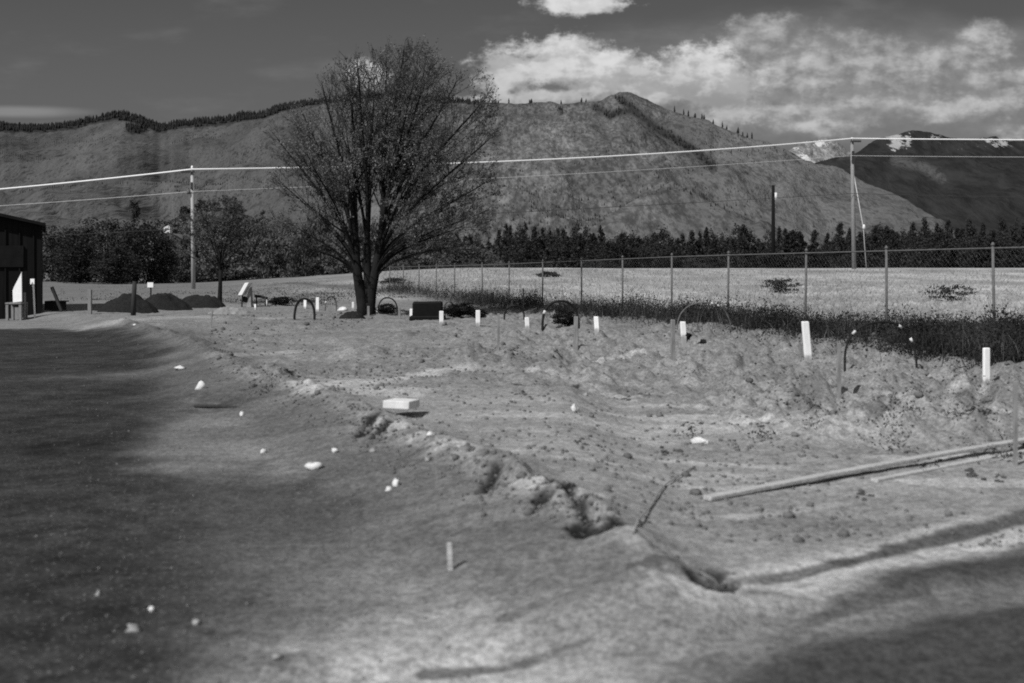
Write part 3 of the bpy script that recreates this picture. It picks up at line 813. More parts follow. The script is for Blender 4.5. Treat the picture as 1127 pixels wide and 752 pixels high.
# wooded knoll behind the second tree
KN = []
def knoll():
    Y0 = 235.0; cx = (240 - CX) / F * Y0
    g = np.linspace(-1.25, 1.25, 60); GX, GY = np.meshgrid(g, g, indexing='ij')
    rr = np.sqrt(GX ** 2 + GY ** 2)
    hgt = (EYE + (HOR - 226) / F * Y0)
    Z = hgt * np.exp(-(GX / .62) ** 2 - (GY / .7) ** 2) + .6 * fbm(GX * 6, GY * 6, 3, 5) - .4
    Z += .28 * hgt * np.exp(-((GX - .7) / .35) ** 2 - (GY / .6) ** 2)
    X = cx + GX * 21; Yv = Y0 + GY * 26
    V = np.stack([X, Yv, Z], -1).reshape(-1, 3); nc = 60
    i = np.arange(59)[:, None] * nc + np.arange(59)[None, :]
    o = np_mesh('low_hill', V, np.stack([i, i + nc, i + nc + 1, i + 1], -1).reshape(-1, 4), mat('scrub_slope', .06, .5, .3, .95, .5, .3), smooth=True)
    tag(o, kind='structure')
    for k in range(60):
        a, b = RNG.uniform(-.75, .85), RNG.uniform(-.95, .2)
        i_, j_ = np.argmin(abs(g - a)), np.argmin(abs(g - b)); KN.append(V.reshape(60, 60, 3)[i_, j_])
knoll()
kb = [Kind(clump_tree('hill_tree', 3.5, 1.5, 700, .3, M['leafdark'], M['bark'], 300 + i, .05, 18)) for i in range(3)]
for p in KN:
    place(kb[r.randrange(3)].get(), (p[0], p[1], p[2] - .2), r.uniform(0, 6), (r.uniform(.7, 1.5), r.uniform(.55, 1.15)), 'small dark tree on the low hill behind the smaller round tree', 'tree', 'trees on the low hill')

# paler brush between thicket and the broad tree
br = [Kind(clump_tree('brush_shrub', 3.2, 1.9, 2600, .22, M['leafpale'], M['bark2'], 330 + i, -.25, 28)) for i in range(3)]
bd = [Kind(clump_tree('dark_shrub', 3.2, 1.8, 2600, .22, M['leafmid'], M['bark'], 340 + i, -.25, 28)) for i in range(3)]
for k in range(110):
    px = r.uniform(188, 540); Y = r.uniform(112, 190)
    x, y, z = at_y(px, Y)
    top = np.interp(px, [190, 250, 300, 400, 450, 545], [262, 240, 234, 242, 254, 272]) + r.uniform(-5, 30)
    hh = max(1.2, (HOR - top) / F * Y + EYE - z)
    pale = r.random() < .62
    place((br if pale else bd)[r.randrange(3)].get(), (x, y, z - .1), r.uniform(0, 6), (r.uniform(.9, 1.6), hh / 3.2),
          'pale dry bush in the brush beyond the far fence' if pale else 'dark green bush in the brush beyond the far fence', 'bush', 'pale brush beyond the far fence' if pale else 'dark brush beyond the far fence')

# ------------------------------------------------------------------ chain-link fence
def chain_fence():
    pxs = [1095, 976, 886, 801, 739, 685, 640, 597, 560, 531, 500, 480, 461, 444, 429]
    inv = 1 / 995.0
    pxs = [100 + 1 / (inv - .000142 * k) for k in (3, 2, 1)] + pxs
    P = []
    for p in pxs:
        x, y = fence_pt(p); P.append(Vector((x, y, h1(x, y))))
    root = empty('chain_link_fence', P[3])
    tag(root, 'long galvanised chain-link fence with top rail running along the weed strip beside the dry field', 'fence')
    o = root.location
    def TOPZ(p): return float(np.interp(p.y, [20, 30, 45, 60], [1.99, 1.97, 1.8, 1.75]))
    lean = random.Random(3)
    for p in P:
        q = p - o; hgt = TOPZ(p) - p.z; mb = MB(); top = q + Vector((lean.uniform(-.03, .03), lean.uniform(-.03, .03), hgt + .04))
        mb.tube([q - Vector((0, 0, .3)), top], .027, 8)
        mb.tube([top, top + Vector((0, 0, .03)), top + Vector((0, 0, .07))], [.036, .039, .012], 8)
        mb.build('post', M['steel'], root, True)
    mb = MB(); mb.tube([p - o + Vector((0, 0, TOPZ(p) - p.z)) for p in P], .015, 6); mb.build('top_rail', M['steel'], root, True)
    V = []; Fq = []; n = 0
    s = .085; rw = .0009
    for a, b in zip(P[:-1], P[1:]):
        A = a - o; B = b - o; d = B - A; L = math.hypot(d.x, d.y); u = d / L
        nrm = Vector((-d.y, d.x, 0)).normalized() * rw
        hh = TOPZ(a) - a.z - .05
        t = -hh
        while t < L:
            for sg in (1, -1):
                s0, z0, s1, z1 = (t, 0, t + hh, hh) if sg > 0 else (t + hh, 0, t, hh)
                # clip to this bay
                def clip(sa, za, sb, zb):
                    lo, hi = (0, L)
                    f0, f1 = 0.0, 1.0; ds = sb - sa
                    fa, fb = (lo - sa) / ds, (hi - sa) / ds
                    if fa > fb: fa, fb = fb, fa
                    f0 = max(f0, fa); f1 = min(f1, fb)
                    if f0 >= f1: return None
                    return sa + ds * f0, za + (zb - za) * f0, sa + ds * f1, za + (zb - za) * f1
                c = clip(s0, z0, s1, z1)
                if not c: continue
                p0 = A + u * c[0] + Vector((0, 0, c[1] + .03)); p1 = A + u * c[2] + Vector((0, 0, c[3] + .03))
                w = Vector((0, 0, rw * 1.3))
                for pp in (p0, p1):
                    V.extend([tuple(pp + nrm), tuple(pp - nrm * .5 + w), tuple(pp - nrm * .5 - w)])
                for k in range(3):
                    Fq.append((n + k, n + (k + 1) % 3, n + 3 + (k + 1) % 3, n + 3 + k))
                n += 6
            t += s * 1.4
    np_mesh('wire_mesh', np.array(V), np.array(Fq), M['wire'], root)
chain_fence()

# low farm fence far beyond the tree
def farm_fence():
    x0, y0, z0 = at_y(195, 126); x1, y1, z1 = at_y(520, 132)
    root = empty('wire_farm_fence', (x0, y0, z0)); tag(root, 'low dark post and wire fence far off across the field behind the broad tree', 'fence')
    n = 34; pts = []
    for k in range(n):
        f = k / (n - 1); x = x0 + (x1 - x0) * f; y = y0 + (y1 - y0) * f; z = h1(x, y)
        q = Vector((x - x0, y - y0, z - z0)); pts.append(q)
        mb = MB(); mb.tube([q + Vector((0, 0, -.2)), q + Vector((random.uniform(-.05, .05), 0, 1.25))], .065, 6); mb.build('post', M['darkwood'], root)
    mb = MB()
    for h in (.5, .85, 1.15): mb.tube([p + Vector((0, 0, h)) for p in pts], .022, 4)
    mb.build('wires', M['darkwood'], root)
farm_fence()

# ------------------------------------------------------------------ weeds and grass (nobody could count them)
def blades(name, base, hgt, wid, lean, m):
    n = len(base); a = RNG.uniform(0, 6.283, n)
    side = np.stack([np.cos(a), np.sin(a), np.zeros(n)], 1) * np.asarray(wid).reshape(-1, 1) * .5
    ld = RNG.normal(0, 1, (n, 3)); ld[:, 2] = 0; ld *= np.asarray(lean).reshape(-1, 1)
    up = np.zeros((n, 3)); up[:, 2] = hgt
    mid = base + up * .55 + ld * .35; top = base + up + ld
    V = np.stack([base - side, base + side, mid + side * .8, mid - side * .8, top], 1).reshape(-1, 3)
    i = np.arange(n)[:, None] * 5
    Fq = np.concatenate([i + np.array([[0, 1, 2]]), i + np.array([[0, 2, 3]]), i + np.array([[3, 2, 4]])])
    return np_mesh(name, V, Fq, m)

def weed_strip():
    n = 42000
    px = 428 + 772 * RNG.random(n) ** .8
    Y = FENCE_K / (px - 100.0); off = np.where(RNG.random(n) < .85, -np.abs(RNG.normal(0, .75, n)), np.abs(RNG.normal(0, .35, n)))
    X = (px - CX) / F * Y; b = -.383; L = math.sqrt(1 + b * b)
    nx, ny = 1 / L, -b / L                                  # across the fence, towards the field
    X = X + nx * off * 1.3; Y = Y + ny * off * 1.3
    dens = fbm(X * .7, Y * .7, 3, 55)
    keep = RNG.random(n) < np.clip(.5 + 1.5 * dens + .3 * sstep(800, 1000, px), .03, 1)
    X, Y, dens = X[keep], Y[keep], dens[keep]
    B = np.stack([X, Y, H(X, Y) - .02], 1)
    hg = RNG.uniform(.18, .46, len(X)) * np.clip(1 + 1.3 * dens, .35, 1.9)
    C = B + np.stack([RNG.normal(0, .12, len(X)), RNG.normal(0, .12, len(X)), hg * RNG.random(len(X))], 1)
    ib = RNG.random(len(X)) < .4
    o = blades('weeds', B[ib], hg[ib] * 1.1, RNG.uniform(.006, .014, ib.sum()), .16, M['weed']); tag(o, kind='stuff')
    C = np.concatenate([C, C + RNG.normal(0, .07, C.shape), C + RNG.normal(0, .07, C.shape)]); C[:, 2] = np.maximum(C[:, 2], H(C[:, 0], C[:, 1]))
    V, Fq = leaf_quads(C, RNG.uniform(.025, .075, len(C)), .5)
    tag(np_mesh('weed_foliage', V, Fq, M['weed']), kind='stuff')
weed_strip()
def far_weeds():
    n = 5000; px = RNG.uniform(60, 455, n); py = 318 + 24 * RNG.random(n) ** .8
    Y = F * (EYE - .1) / (py - HOR); X = (px - CX) / F * Y
    keep = RNG.random(n) < np.clip(.1 + 1.8 * fbm(X * .35, Y * .35, 3, 155) + .25 * (px > 245), 0, 1); X, Y = X[keep], Y[keep]
    C = np.repeat(np.stack([X, Y, H(X, Y)], 1), 5, 0); C += np.stack([RNG.normal(0, .14, len(C)), RNG.normal(0, .14, len(C)), np.abs(RNG.normal(0, .10, len(C)))], 1)
    V, Fq = leaf_quads(C, RNG.uniform(.03, .09, len(C)), .45); tag(np_mesh('scrub_weeds', V, Fq, M['weed']), kind='stuff')
far_weeds()
def pale_stems():
    n = 5200; px = 428 + 772 * RNG.random(n); Y = FENCE_K / (px - 100.0); off = RNG.normal(-.5, .8, n); X = (px - CX) / F * Y + off * 1.1; Y = Y + off * .45
    keep = RNG.random(n) < np.clip(.2 + 2.0 * fbm(X * .9, Y * .9, 3, 255), 0, 1); X, Y = X[keep], Y[keep]
    tag(blades('dry_stems', np.stack([X, Y, H(X, Y) - .02], 1), RNG.uniform(.25, .62, len(X)), RNG.uniform(.006, .016, len(X)), .14, M['straw']), kind='stuff')
pale_stems()

def field_grass():
    n = 30000
    px = RNG.uniform(420, 1190, n); u = RNG.random(n)
    Y0 = FENCE_K / (px - 100.0) + .6
    Y = Y0 * (95 / Y0) ** (u ** 1.2)
    X = (px - CX) / F * Y
    hg = RNG.uniform(.08, .24, n) * (1 + .4 * fbm(X * .3, Y * .3, 3, 57))
    B = np.stack([X, Y, H(X, Y) - .02], 1)
    tag(blades('dry_grass', B, hg, .006 + .0005 * Y, .12, M['drygrass']), kind='stuff')
field_grass()

def clods():
    n = 15000
    px = RNG.uniform(230, 1180, n); py = 345 + 225 * RNG.random(n) ** 1.6
    Y = F * 1.4 / (py - HOR); X = (px - CX) / F * Y
    d, s = seg_dist(X, Y, BANK); ok = d * s > -.5
    w = np.clip(.35 + fbm(X * .6, Y * .6, 3, 91) * 1.2 + .35 * (px > 800) * (py < 480), .04, 1)
    w = np.maximum(w * np.where(Y > 11.5, 1, .4), .75 * np.exp(-((d - .05) / .22) ** 2))
    ok = (ok | (d < .45)) & (RNG.random(n) < w) & (X > -12)
    X, Y = X[ok], Y[ok]; Z = H(X, Y)
    protos = [blob_rock(1, s_, .75, 4, 6) for s_ in range(6)]
    V = []; Fq = []; c = 0
    for x, y, z in zip(X, Y, Z):
        v, f = protos[random.randrange(6)]; sc = random.uniform(.004, .013) * (1 + y * .05) * (2.2 if random.random() < .05 else 1); a = random.uniform(0, 6.28)
        R = np.array([[math.cos(a), -math.sin(a), 0], [math.sin(a), math.cos(a), 0], [0, 0, 1]])
        V.append(v @ R.T * sc + np.array([x, y, z + sc * .3])); Fq.append(f + c); c += len(v)
    tag(np_mesh('dirt_clods', np.concatenate(V), np.concatenate(Fq), M['clod']), kind='stuff')
    V = []; Fq = []; c = 0; Q = []
    for L in CRACKS:
        for (ax, ay), (bx, by) in zip(L[:-1], L[1:]):
            for _ in range(int(8 + 40 * math.hypot(bx - ax, by - ay))):
                f_ = random.random(); y = ay + (by - ay) * f_ + random.gauss(0, .06)
                Q.append((ax + (bx - ax) * f_ + random.gauss(0, .05), y, random.uniform(.003, .013) * (1 + .04 * y)))
    for cx, cy in ((905, 438), (840, 452), (765, 452), (575, 433), (690, 425), (665, 385), (880, 408), (836, 408), (805, 392), (770, 392), (640, 483), (735, 480), (1015, 482), (995, 432), (955, 435), (870, 430), (1040, 425), (1070, 445), (950, 520), (1070, 500), (1095, 505)):
        for _ in range(12):
            x, y = px_ground(random.gauss(cx, 8), random.gauss(cy, 2.6), .2); Q.append((x, y, random.uniform(.006, .022) * (1 + .02 * y)))
    Q = np.array(Q); QZ = H(Q[:, 0], Q[:, 1])
    for (x, y, sc), z in zip(Q, QZ):
        v, f = protos[random.randrange(6)]
        V.append(v * sc * np.array([1, 1, random.uniform(.6, 1)]) + np.array([x, y, z + sc * .15])); Fq.append(f + c); c += len(v)
    tag(np_mesh('earth_crumbs', np.concatenate(V), np.concatenate(Fq), M['crumb']), kind='stuff')
    # dark low weeds on the turned earth
    B = []
    for cx, cy, rx, ry, k in ((985, 452, 26, 12, 260), (1080, 440, 30, 16, 420), (900, 430, 16, 8, 120), (838, 452, 8, 5, 60), (760, 450, 10, 6, 70), (1000, 425, 20, 8, 120), (1060, 415, 35, 8, 240), (905, 440, 14, 8, 80),
                              (800, 385, 18, 5, 100), (765, 395, 14, 4, 50), (1020, 480, 10, 4, 40), (690, 383, 16, 4, 60), (300, 414, 22, 6, 90), (885, 410, 6, 4, 40), (1100, 470, 20, 8, 120)):
        for _ in range(k):
            B.append(px_ground(random.gauss(cx, rx * .6), random.gauss(cy, ry * .6), .3))
    B = np.array(B); B = B[RNG.random(len(B)) < .2]; B3 = np.stack([B[:, 0], B[:, 1], H(B[:, 0], B[:, 1]) - .01], 1)
    C3 = np.repeat(B3, 7, 0) + np.stack([RNG.normal(0, .05, 7 * len(B3)), RNG.normal(0, .05, 7 * len(B3)), np.abs(RNG.normal(0, .04, 7 * len(B3)))], 1)
    V, Fq = leaf_quads(C3, RNG.uniform(.015, .045, len(C3)), .45); tag(np_mesh('low_weeds', V, Fq, M['weed']), kind='stuff')
    # small pale stones of the yard and bank
    n = 420
    px = RNG.uniform(40, 520, n); py = 350 + 400 * RNG.random(n) ** 1.2
    Y = F * EYE / (py - HOR); X = (px - CX) / F * Y; Z = H(X, Y); V = []; Fq = []; c = 0
    for x, y, z in zip(X, Y, Z):
        v, f = protos[random.randrange(6)]; sc = random.uniform(.0025, .0065) * (1 + .07 * y)
        V.append(v * sc + np.array([x, y, z + sc * .3])); Fq.append(f + c); c += len(v)
    tag(np_mesh('gravel', np.concatenate(V), np.concatenate(Fq), M['pebble']), kind='stuff')
clods()

# ------------------------------------------------------------------ bushes in the field
for px, py, wpx, hpx, lab in ((857, 322, 40, 14, 'dark spreading bush in the dry field left of a fence post'), (1045, 331, 44, 18, 'loose dark bush in the dry field near the right end of the fence'),
                              (605, 305, 26, 6, 'small low bush at the far edge of the dry field'), (435, 313, 30, 7, 'low sprawling bush in the field just right of the broad tree trunk')):
    x, y, z = at(px, py)
    place(clump_tree('field_bush', m_of(hpx, y) * 1.1, m_of(wpx, y) * .55, 1000, m_of(2.2, y), M['weed'], M['bark'], 430 + px, .02, 24), (x, y, z - .12), r.uniform(0, 6), (1, 1.15), lab, 'bush')

# ------------------------------------------------------------------ utility poles and wires
def ray(px, py, Y): return Vector(((px - CX) / F * Y, Y, EYE + (HOR - py) / F * Y))
YL, YR = 77.0, 102.0
def pole(name, px, Y, ytop, rad, m, label, lean=0.0, arms=()):
    x, y, z = at_y(px, Y); root = empty(name, (x, y, z)); tag(root, label, 'utility pole')
    zt = EYE + (HOR - ytop) / F * Y - z
    mb = MB(); mb.tube([(0, 0, -.6), (lean * .5, 0, zt * .5), (lean, 0, zt)], [rad, rad * .88, rad * .72], 12); mb.build('pole', m, root, True)
    return root, zt
pl, zt = pole('utility_pole', 213, YL, 186, .15, M['polewood'], 'pale grey wooden utility pole with a short crossarm behind the gravel piles', -.1)
mb = MB(); mb.box((-.35, -.18, zt - .22), (.95, .1, .12)); mb.build('crossarm', M['darkwood'], pl)
mb = MB(); mb.tube([(-.1, 0, zt), (-.1, 0, zt + .1), (-.1, 0, zt + .22)], [.05, .09, .05], 8); mb.build('insulator', M['white'], pl, True)
mb = MB(); mb.tube([(-.3, -.16, zt - 1.78), (-.3, -.16, zt - 1.5)], .12, 8); mb.build('junction_box', M['steel'], pl, True)
mb = MB(); mb.box((-.08, -.155, zt - 1.2), (.14, .03, .5)); mb.build('dark_plate', M['darkwood'], pl)
prr, zr = pole('utility_pole', 940, YR, 153, .21, M['wood'], 'tall grey wooden utility pole with guy wire standing in front of the pine row', -.2)
mb = MB(); mb.box((.12, -.24, zr - .25), (.9, .12, .16)); mb.build('crossarm', M['darkwood'], prr)
mb = MB(); mb.tube([(-.2, 0, zr), (-.2, 0, zr + .12)], [.1, .07], 8); mb.build('insulator', M['white'], prr, True)
mb = MB(); mb.box((-.16, -.23, zr - 1.7), (.24, .05, 1.1)); mb.build('riser_box', M['darkwood'], prr)
gx = m_of(953 - 940, YR)
mb = MB(); mb.tube([(-.1, -.05, zr - 3.0), (gx * .75, -.1, zr * .32), (gx, -.15, -.1)], .045, 6); gw = mb.build('guy_wire', M['cabledim'], prr, True)
mb = MB(); q = Vector((gx * .80, -.11, zr * .305)); mb.tube([q, q + Vector((0, 0, .2)), q + Vector((0, 0, .45))], [.1, .15, .08], 8); mb.build('insulator', M['white_stone'], gw, True)
pd, zd = pole('dark_utility_pole', 851, 132.0, 204, .25, M['siding'], 'shorter black utility pole with white can near its top, before the pine row')
mb = MB(); mb.tube([(.30, -.1, zd - 1.8), (.30, -.1, zd - .9)], .15, 12); mb.build('white_can', M['white_stone'], pd, True)
mb = MB(); mb.box((-.18, 0, zd - .1), (.3, .08, .08)); mb.build('bracket', M['darkwood'], pd)

def wire(name, pts, rad, m, label, sag):
    mb = MB(); out = []
    for (a, b), s in zip(zip(pts[:-1], pts[1:]), sag):
        for k in range(24):
            f = k / 24; p = a.lerp(b, f); p.z -= s * 4 * f * (1 - f); out.append(p)
    out.append(pts[-1]); mb.tube(out, rad, 6); tag(mb.build(name, m, None, True), label, 'power line')
wire('power_line', [ray(-160, 221, 84), ray(211, 186.5, YL - .1), ray(938, 152.5, YR - .1), ray(1420, 154, 99)], .055, M['cable'], 'thick bright white cable strung across the top of both wooden utility poles', (.15, .55, .08))
wire('power_line', [ray(-160, 236, 84), ray(211, 211, YL - .2), ray(938, 171.5, YR - .3), ray(1420, 173, 99)], .022, M['cabledim'], 'thin pale cable hanging a little below the bright cable between the poles', (.1, .25, .08))
wire('power_line', [ray(-160, 268, 84), ray(211, 251, YL - .2), ray(938, 213, YR - .3), ray(1420, 214, 96)], .02, M['cabledark'], 'thin dark wire, lowest of the three lines crossing the hill', (.1, .1, .3))

# ------------------------------------------------------------------ building and yard things at the left edge
def shed():
    x, y, z = at(46, 345); Y = y
    root = empty('dark_shed', (x, Y, z)); tag(root, 'dark windowless timber building with a sloping roof at the left edge', 'building')
    W_, D = 9.0, 7.0; h0 = (345 - 249) / F * Y; h1_ = (345 - 236) / F * Y + .55
    mb = MB(); mb.prism([(-W_, -.2), (0, -.2), (0, h0), (-1.6, h0 + .36), (-W_, h0 + .75)], 0, D); mb.build('wall', M['siding'], root)
    mb = MB(); mb.prism([(-W_ - .2, h0 + .76), (-1.6, h0 + .37), (.12, h0 - .01), (.12, h0 + .09), (-1.6, h0 + .47), (-W_ - .2, h0 + .86)], -.25, D + .25); mb.build('roof', M['roofing'], root)
    mb = MB(); mb.box((-1.35, -.03, h0 - 1.0), (1.6, .05, .7)); mb.build('shutter', M['roofing'], root)
    for k in range(14):
        pass
    mb = MB()
    for k in range(20): mb.box((-.25 - k * .42, -.02, h0 * .5 - .05), (.045, .036, h0 - .1))
    mb.build('batten', M['siding'], root)
    root.rotation_euler = (0, 0, .40)
    return root, Y
sh, YS = shed()
def px_box(name, px0, px1, py0, py1, Y, depth, m, label, cat): pass
yb = YS - 1.35
def P2(px, py, Y): return ((px - CX) / F * Y, EYE + (HOR - py) / F * Y)
# white leaning sheet on a low crate
poly = [P2(a, b, yb) for a, b in ((14.2, 333), (13.8, 320), (15.3, 316), (22.5, 302), (23.6, 299), (24, 332))]
mb = MB(); o0 = poly[0]; mb.prism([(p[0] - o0[0], p[1] - o0[1]) for p in poly], 0, .05)
o = mb.build('white_sheet', M['white'], None, bevel=.006); o.location = (o0[0], yb, o0[1]); tag(o, 'white pointed sheet of board standing up in front of the dark building', 'board')
mb = MB()
def crate():
    x0, zt = P2(7.5, 336.5, yb); x1, _ = P2(25.5, 336.5, yb); zb = h1((x0 + x1) / 2, yb)
    root = empty('low_stand', ((x0 + x1) / 2, yb + .12, zb)); tag(root, 'low grey wooden stand under the pointed white sheet', 'stand')
    w = x1 - x0; h = o0[1] - zb - .002
    mb = MB(); mb.box((0, 0, h - .025), (w, .5, .05)); mb.build('top', M['wood'], root, bevel=.006)
    for sx in (-1, 1):
        for sy in (-1, 1):
            mb = MB(); mb.box((sx * (w / 2 - .05), sy * .19, (h - .05) / 2 - .03), (.08, .08, h - .002)); mb.build('leg', M['wood'], root)
    mb = MB(); mb.box((w * .22, 0, h * .45), (w * .4, .34, h * .6)); mb.build('box_panel', M['wood'], root)
crate()
mb = MB()
x, y, z = at_y(27, YS - 1.2); o = MB(); o.tube([(0, 0, -.1), (0, 0, m_of(30, y))], .045, 6); q = o.build('wooden_post', M['wood'], None); q.location = (x, y, z); tag(q, 'thin grey post just right of the pointed white sheet', 'post')
def small_sign(px, base, top, pw, ph, label, m1, m2, off=0.0, Y=None):
    x, y, z = at_y(px, Y) if Y else at(px, base); root = empty('post_sign', (x, y, z)); tag(root, label, 'sign')
    h = EYE + (HOR - top) / F * y - z; mb = MB(); mb.tube([(0, 0, -.1), (off, 0, h - .02)], .03, 8); mb.build('post', m1, root)
    w, hh = m_of(pw, y), m_of(ph, y); mb = MB(); mb.box((off, -.05, h - hh / 2), (w, .03, hh)); mb.build('sign_panel', m2, root, bevel=.004)
small_sign(38.5, 346, 307, 4.6, 6, 'small blank white square on a thin white stake by the dark building', M['white'], M['white'], -.06, YS - 1.0)
small_sign(166, 337, 311, 6.5, 5.5, 'small blank white sign board rising behind the gravel piles', M['darkwood'], M['white'])
x, y, z = at(99, 346); mb = MB(); mb.box((0, 0, m_of(27, y) / 2 - .05), (.11, .10, m_of(27, y) + .1)); o = mb.build('wooden_post', M['wood'], None, bevel=.01); o.location = (x, y, z); tag(o, 'short pale wooden post at the left end of the gravel piles', 'post')
x, y, z = at(146.5, 347); mb = MB(); hh = m_of(37, y); mb.tube([(0, 0, -.2), (.02, 0, hh * .5), (.05, 0, hh)], [.085, .075, .065], 8); o = mb.build('dark_post', M['darkwood'], None, True); o.location = (x, y, z); tag(o, 'black wooden post standing in front of the gravel piles', 'post')
# timber prop leaning against the building with a dark box at its foot
x0, z0 = P2(68, 341, YS + .3); x1, z1 = P2(57, 316, YS + .3)
mb = MB(); mb.tube([(x0, YS + .3, z0 - .05), (x1, YS + .3, z1)], .06, 4); o = mb.build('timber_prop', M['darkwood'], None); tag(o, 'dark timber leaning up towards the corner of the dark building', 'timber')
x, y, z = at(57, 342); mb = MB(); mb.box((0, 0, .14), (.55, .5, .3)); mb.box((.05, 0, .305), (.62, .56, .04)); o = mb.build('wooden_box', M['darkwood'], None, bevel=.01); o.location = (x, y + .3, z); tag(o, 'low black box beside the corner of the dark building', 'box')

def pile(name, px0, px1, base, top, label, m, cat, seed, dep=.7):
    xa, y, z = at((px0 + px1) / 2, base); w = m_of(px1 - px0, y) / 2; h = m_of(base - top, y); y = y + w * dep * .9
    n = 44; g = np.linspace(-1.15, 1.15, n); GX, GY = np.meshgrid(g, g, indexing='ij')
    rr = np.sqrt(GX ** 2 + GY ** 2)
    Z = h * 1.05 * np.clip(1.02 - np.abs(rr) ** 2.6, -.1, 1) * (1 - .12 * rr) * (1 + .22 * 1.8 * fbm(GX * 1.7 + seed, GY * 1.7, 3, seed)) + .05 * fbm(GX * 9, GY * 9, 3, seed + 1) * (rr < 1)
    Z = Z * .74 + .05 * h * fbm(GX * 5, GY * 5, 3, seed + 4) * (rr < 1)
    V = np.stack([GX * w, GY * w * dep, Z - .02], -1).reshape(-1, 3)
    V[:, 2] += H(V[:, 0] + xa, V[:, 1] + y) - z
    i = np.arange(n - 1)[:, None] * n + np.arange(n - 1)[None, :]
    o = np_mesh(name, V, np.stack([i, i + n, i + n + 1, i + 1], -1).reshape(-1, 4), m, smooth=True); o.location = (xa, y, z)
    tag(o, label, cat)
pile('gravel_pile', 99, 168, 344, 321, 'dark gravel pile behind the black post, leftmost of three', M['gravel'], 'pile', 3)
pile('gravel_pile', 142, 206, 341, 319, 'dark gravel pile under the white sign board, middle of three', M['gravel'], 'pile', 13)
pile('gravel_pile', 186, 246, 339, 320, 'dark gravel pile in front of the smaller round tree, rightmost of three', M['gravel'], 'pile', 23)
pile('low_heap', 224, 276, 346, 335, 'low pale dirt heap just right of the dark gravel piles', M['paledirt'], 'pile', 33)
pile('low_heap', 371, 402, 351, 341, 'low black heap at the left foot of the broad tree', M['gravel'], 'pile', 43)  # plain black heap set at the trunk's left foot

# tilted white board on a stand, and the beam beside it
def tilted_board():
    x, y, z = at(272, 338); root = empty('board_stand', (x, y, z)); tag(root, 'white tilted board on a grey prop left of the burial plots', 'board')
    k = m_of(1, y)
    mb = MB(); mb.prism([(-8 * k, 13 * k), (-3.5 * k, 13.3 * k), (4 * k, 27 * k), (-.5 * k, 26.5 * k)], -.3, .35); mb.build('board', M['white'], root, bevel=.01)
    mb = MB(); mb.prism([(0, -.1), (5.5 * k, -.1), (4.5 * k, 22 * k), (3.2 * k, 20 * k), (1.0 * k, 14 * k)], -.12, .16); mb.build('prop', M['rock'], root, bevel=.01)
    mb = MB(); mb.tube([(-4 * k, -.05, 9 * k), (1 * k, -.05, 7.5 * k)], 3.2 * k, 10); mb.build('drum', M['black'], root, True)
    mb = MB(); mb.tube([(-6 * k, 0, -.05), (-5 * k, 0, 13 * k)], .03, 6); mb.build('leg', M['darkwood'], root)
tilted_board()
x, y, z = at(278, 338)
mb = MB(); k = m_of(1, y); mb.tube([(0, .3, 12 * k), (7 * k, .35, 11.2 * k), (14 * k, .4, 9 * k)], .05, 8)
for a in (2, 12): mb.tube([(a * k, .3, -.1), (a * k, .34, 10.5 * k)], .03, 6)
o = mb.build('low_rail', M['darkwood'], None, True); o.location = (x, y, z); tag(o, 'dark rail on two short legs right of the tilted white board', 'rail')

# ------------------------------------------------------------------ house below the low hill, far away
def house():
    Y = 205.0; x = (185 - CX) / F * Y; zb = EYE + (HOR - 253) / F * Y
    root = empty('white_house', (x, Y, zb)); tag(root, 'small white house on the slope left of the low wooded hill', 'house')
    k = m_of(1, Y)
    mb = MB(); mb.box((0, 0, 0), (6.5 * k, 1.6, 8 * k)); mb.prism([(-3.2 * k, 4 * k), (3.2 * k, 4 * k), (0, 6.4 * k)], -.79, .79); mb.build('wall', M['housewall'], root)
    mb = MB(); mb.prism([(-4 * k, 3.6 * k), (0, 6.6 * k), (4 * k, 3.6 * k), (4 * k, 4.3 * k), (0, 7.4 * k), (-4 * k, 4.3 * k)], -1.0, 1.0); mb.build('roof', M['houseroof'], root)
    mb = MB(); mb.box((1.4 * k, -.81, .6 * k), (1.6 * k, .04, 2 * k)); mb.build('window', M['glass'], root)
    mb = MB(); mb.prism([(-9 * k, -60 * k), (16 * k, -60 * k), (13 * k, -4 * k), (-6 * k, -4 * k)], -.7, 2.2); return root, zb
hs_root, hs_z = house()
# ground rising under the house: foot slope of the low hill
def house_slope():
    Y0 = 214.0; cx = (186 - CX) / F * Y0
    g = np.linspace(-1, 1, 40); GX, GY = np.meshgrid(g, g, indexing='ij')
    top = hs_z - m_of(4, 205.0) + .15
    Z = (top + .5) * np.exp(-(np.abs(GX) / .62) ** 3) * (1 - sstep(.55, 1, np.abs(GY))) - .3 + .25 * fbm(GX * 5, GY * 5, 3, 8) * (np.abs(GX) > .25)
    V = np.stack([cx + GX * 13, Y0 + GY * 24, np.minimum(Z, top)], -1).reshape(-1, 3); n = 40
    i = np.arange(n - 1)[:, None] * n + np.arange(n - 1)[None, :]
    tag(np_mesh('foot_slope', V, np.stack([i, i + n, i + n + 1, i + 1], -1).reshape(-1, 4), mat('grassy_slope', .11, .4, .4, .95, .4, .2), smooth=True), kind='structure')
house_slope()

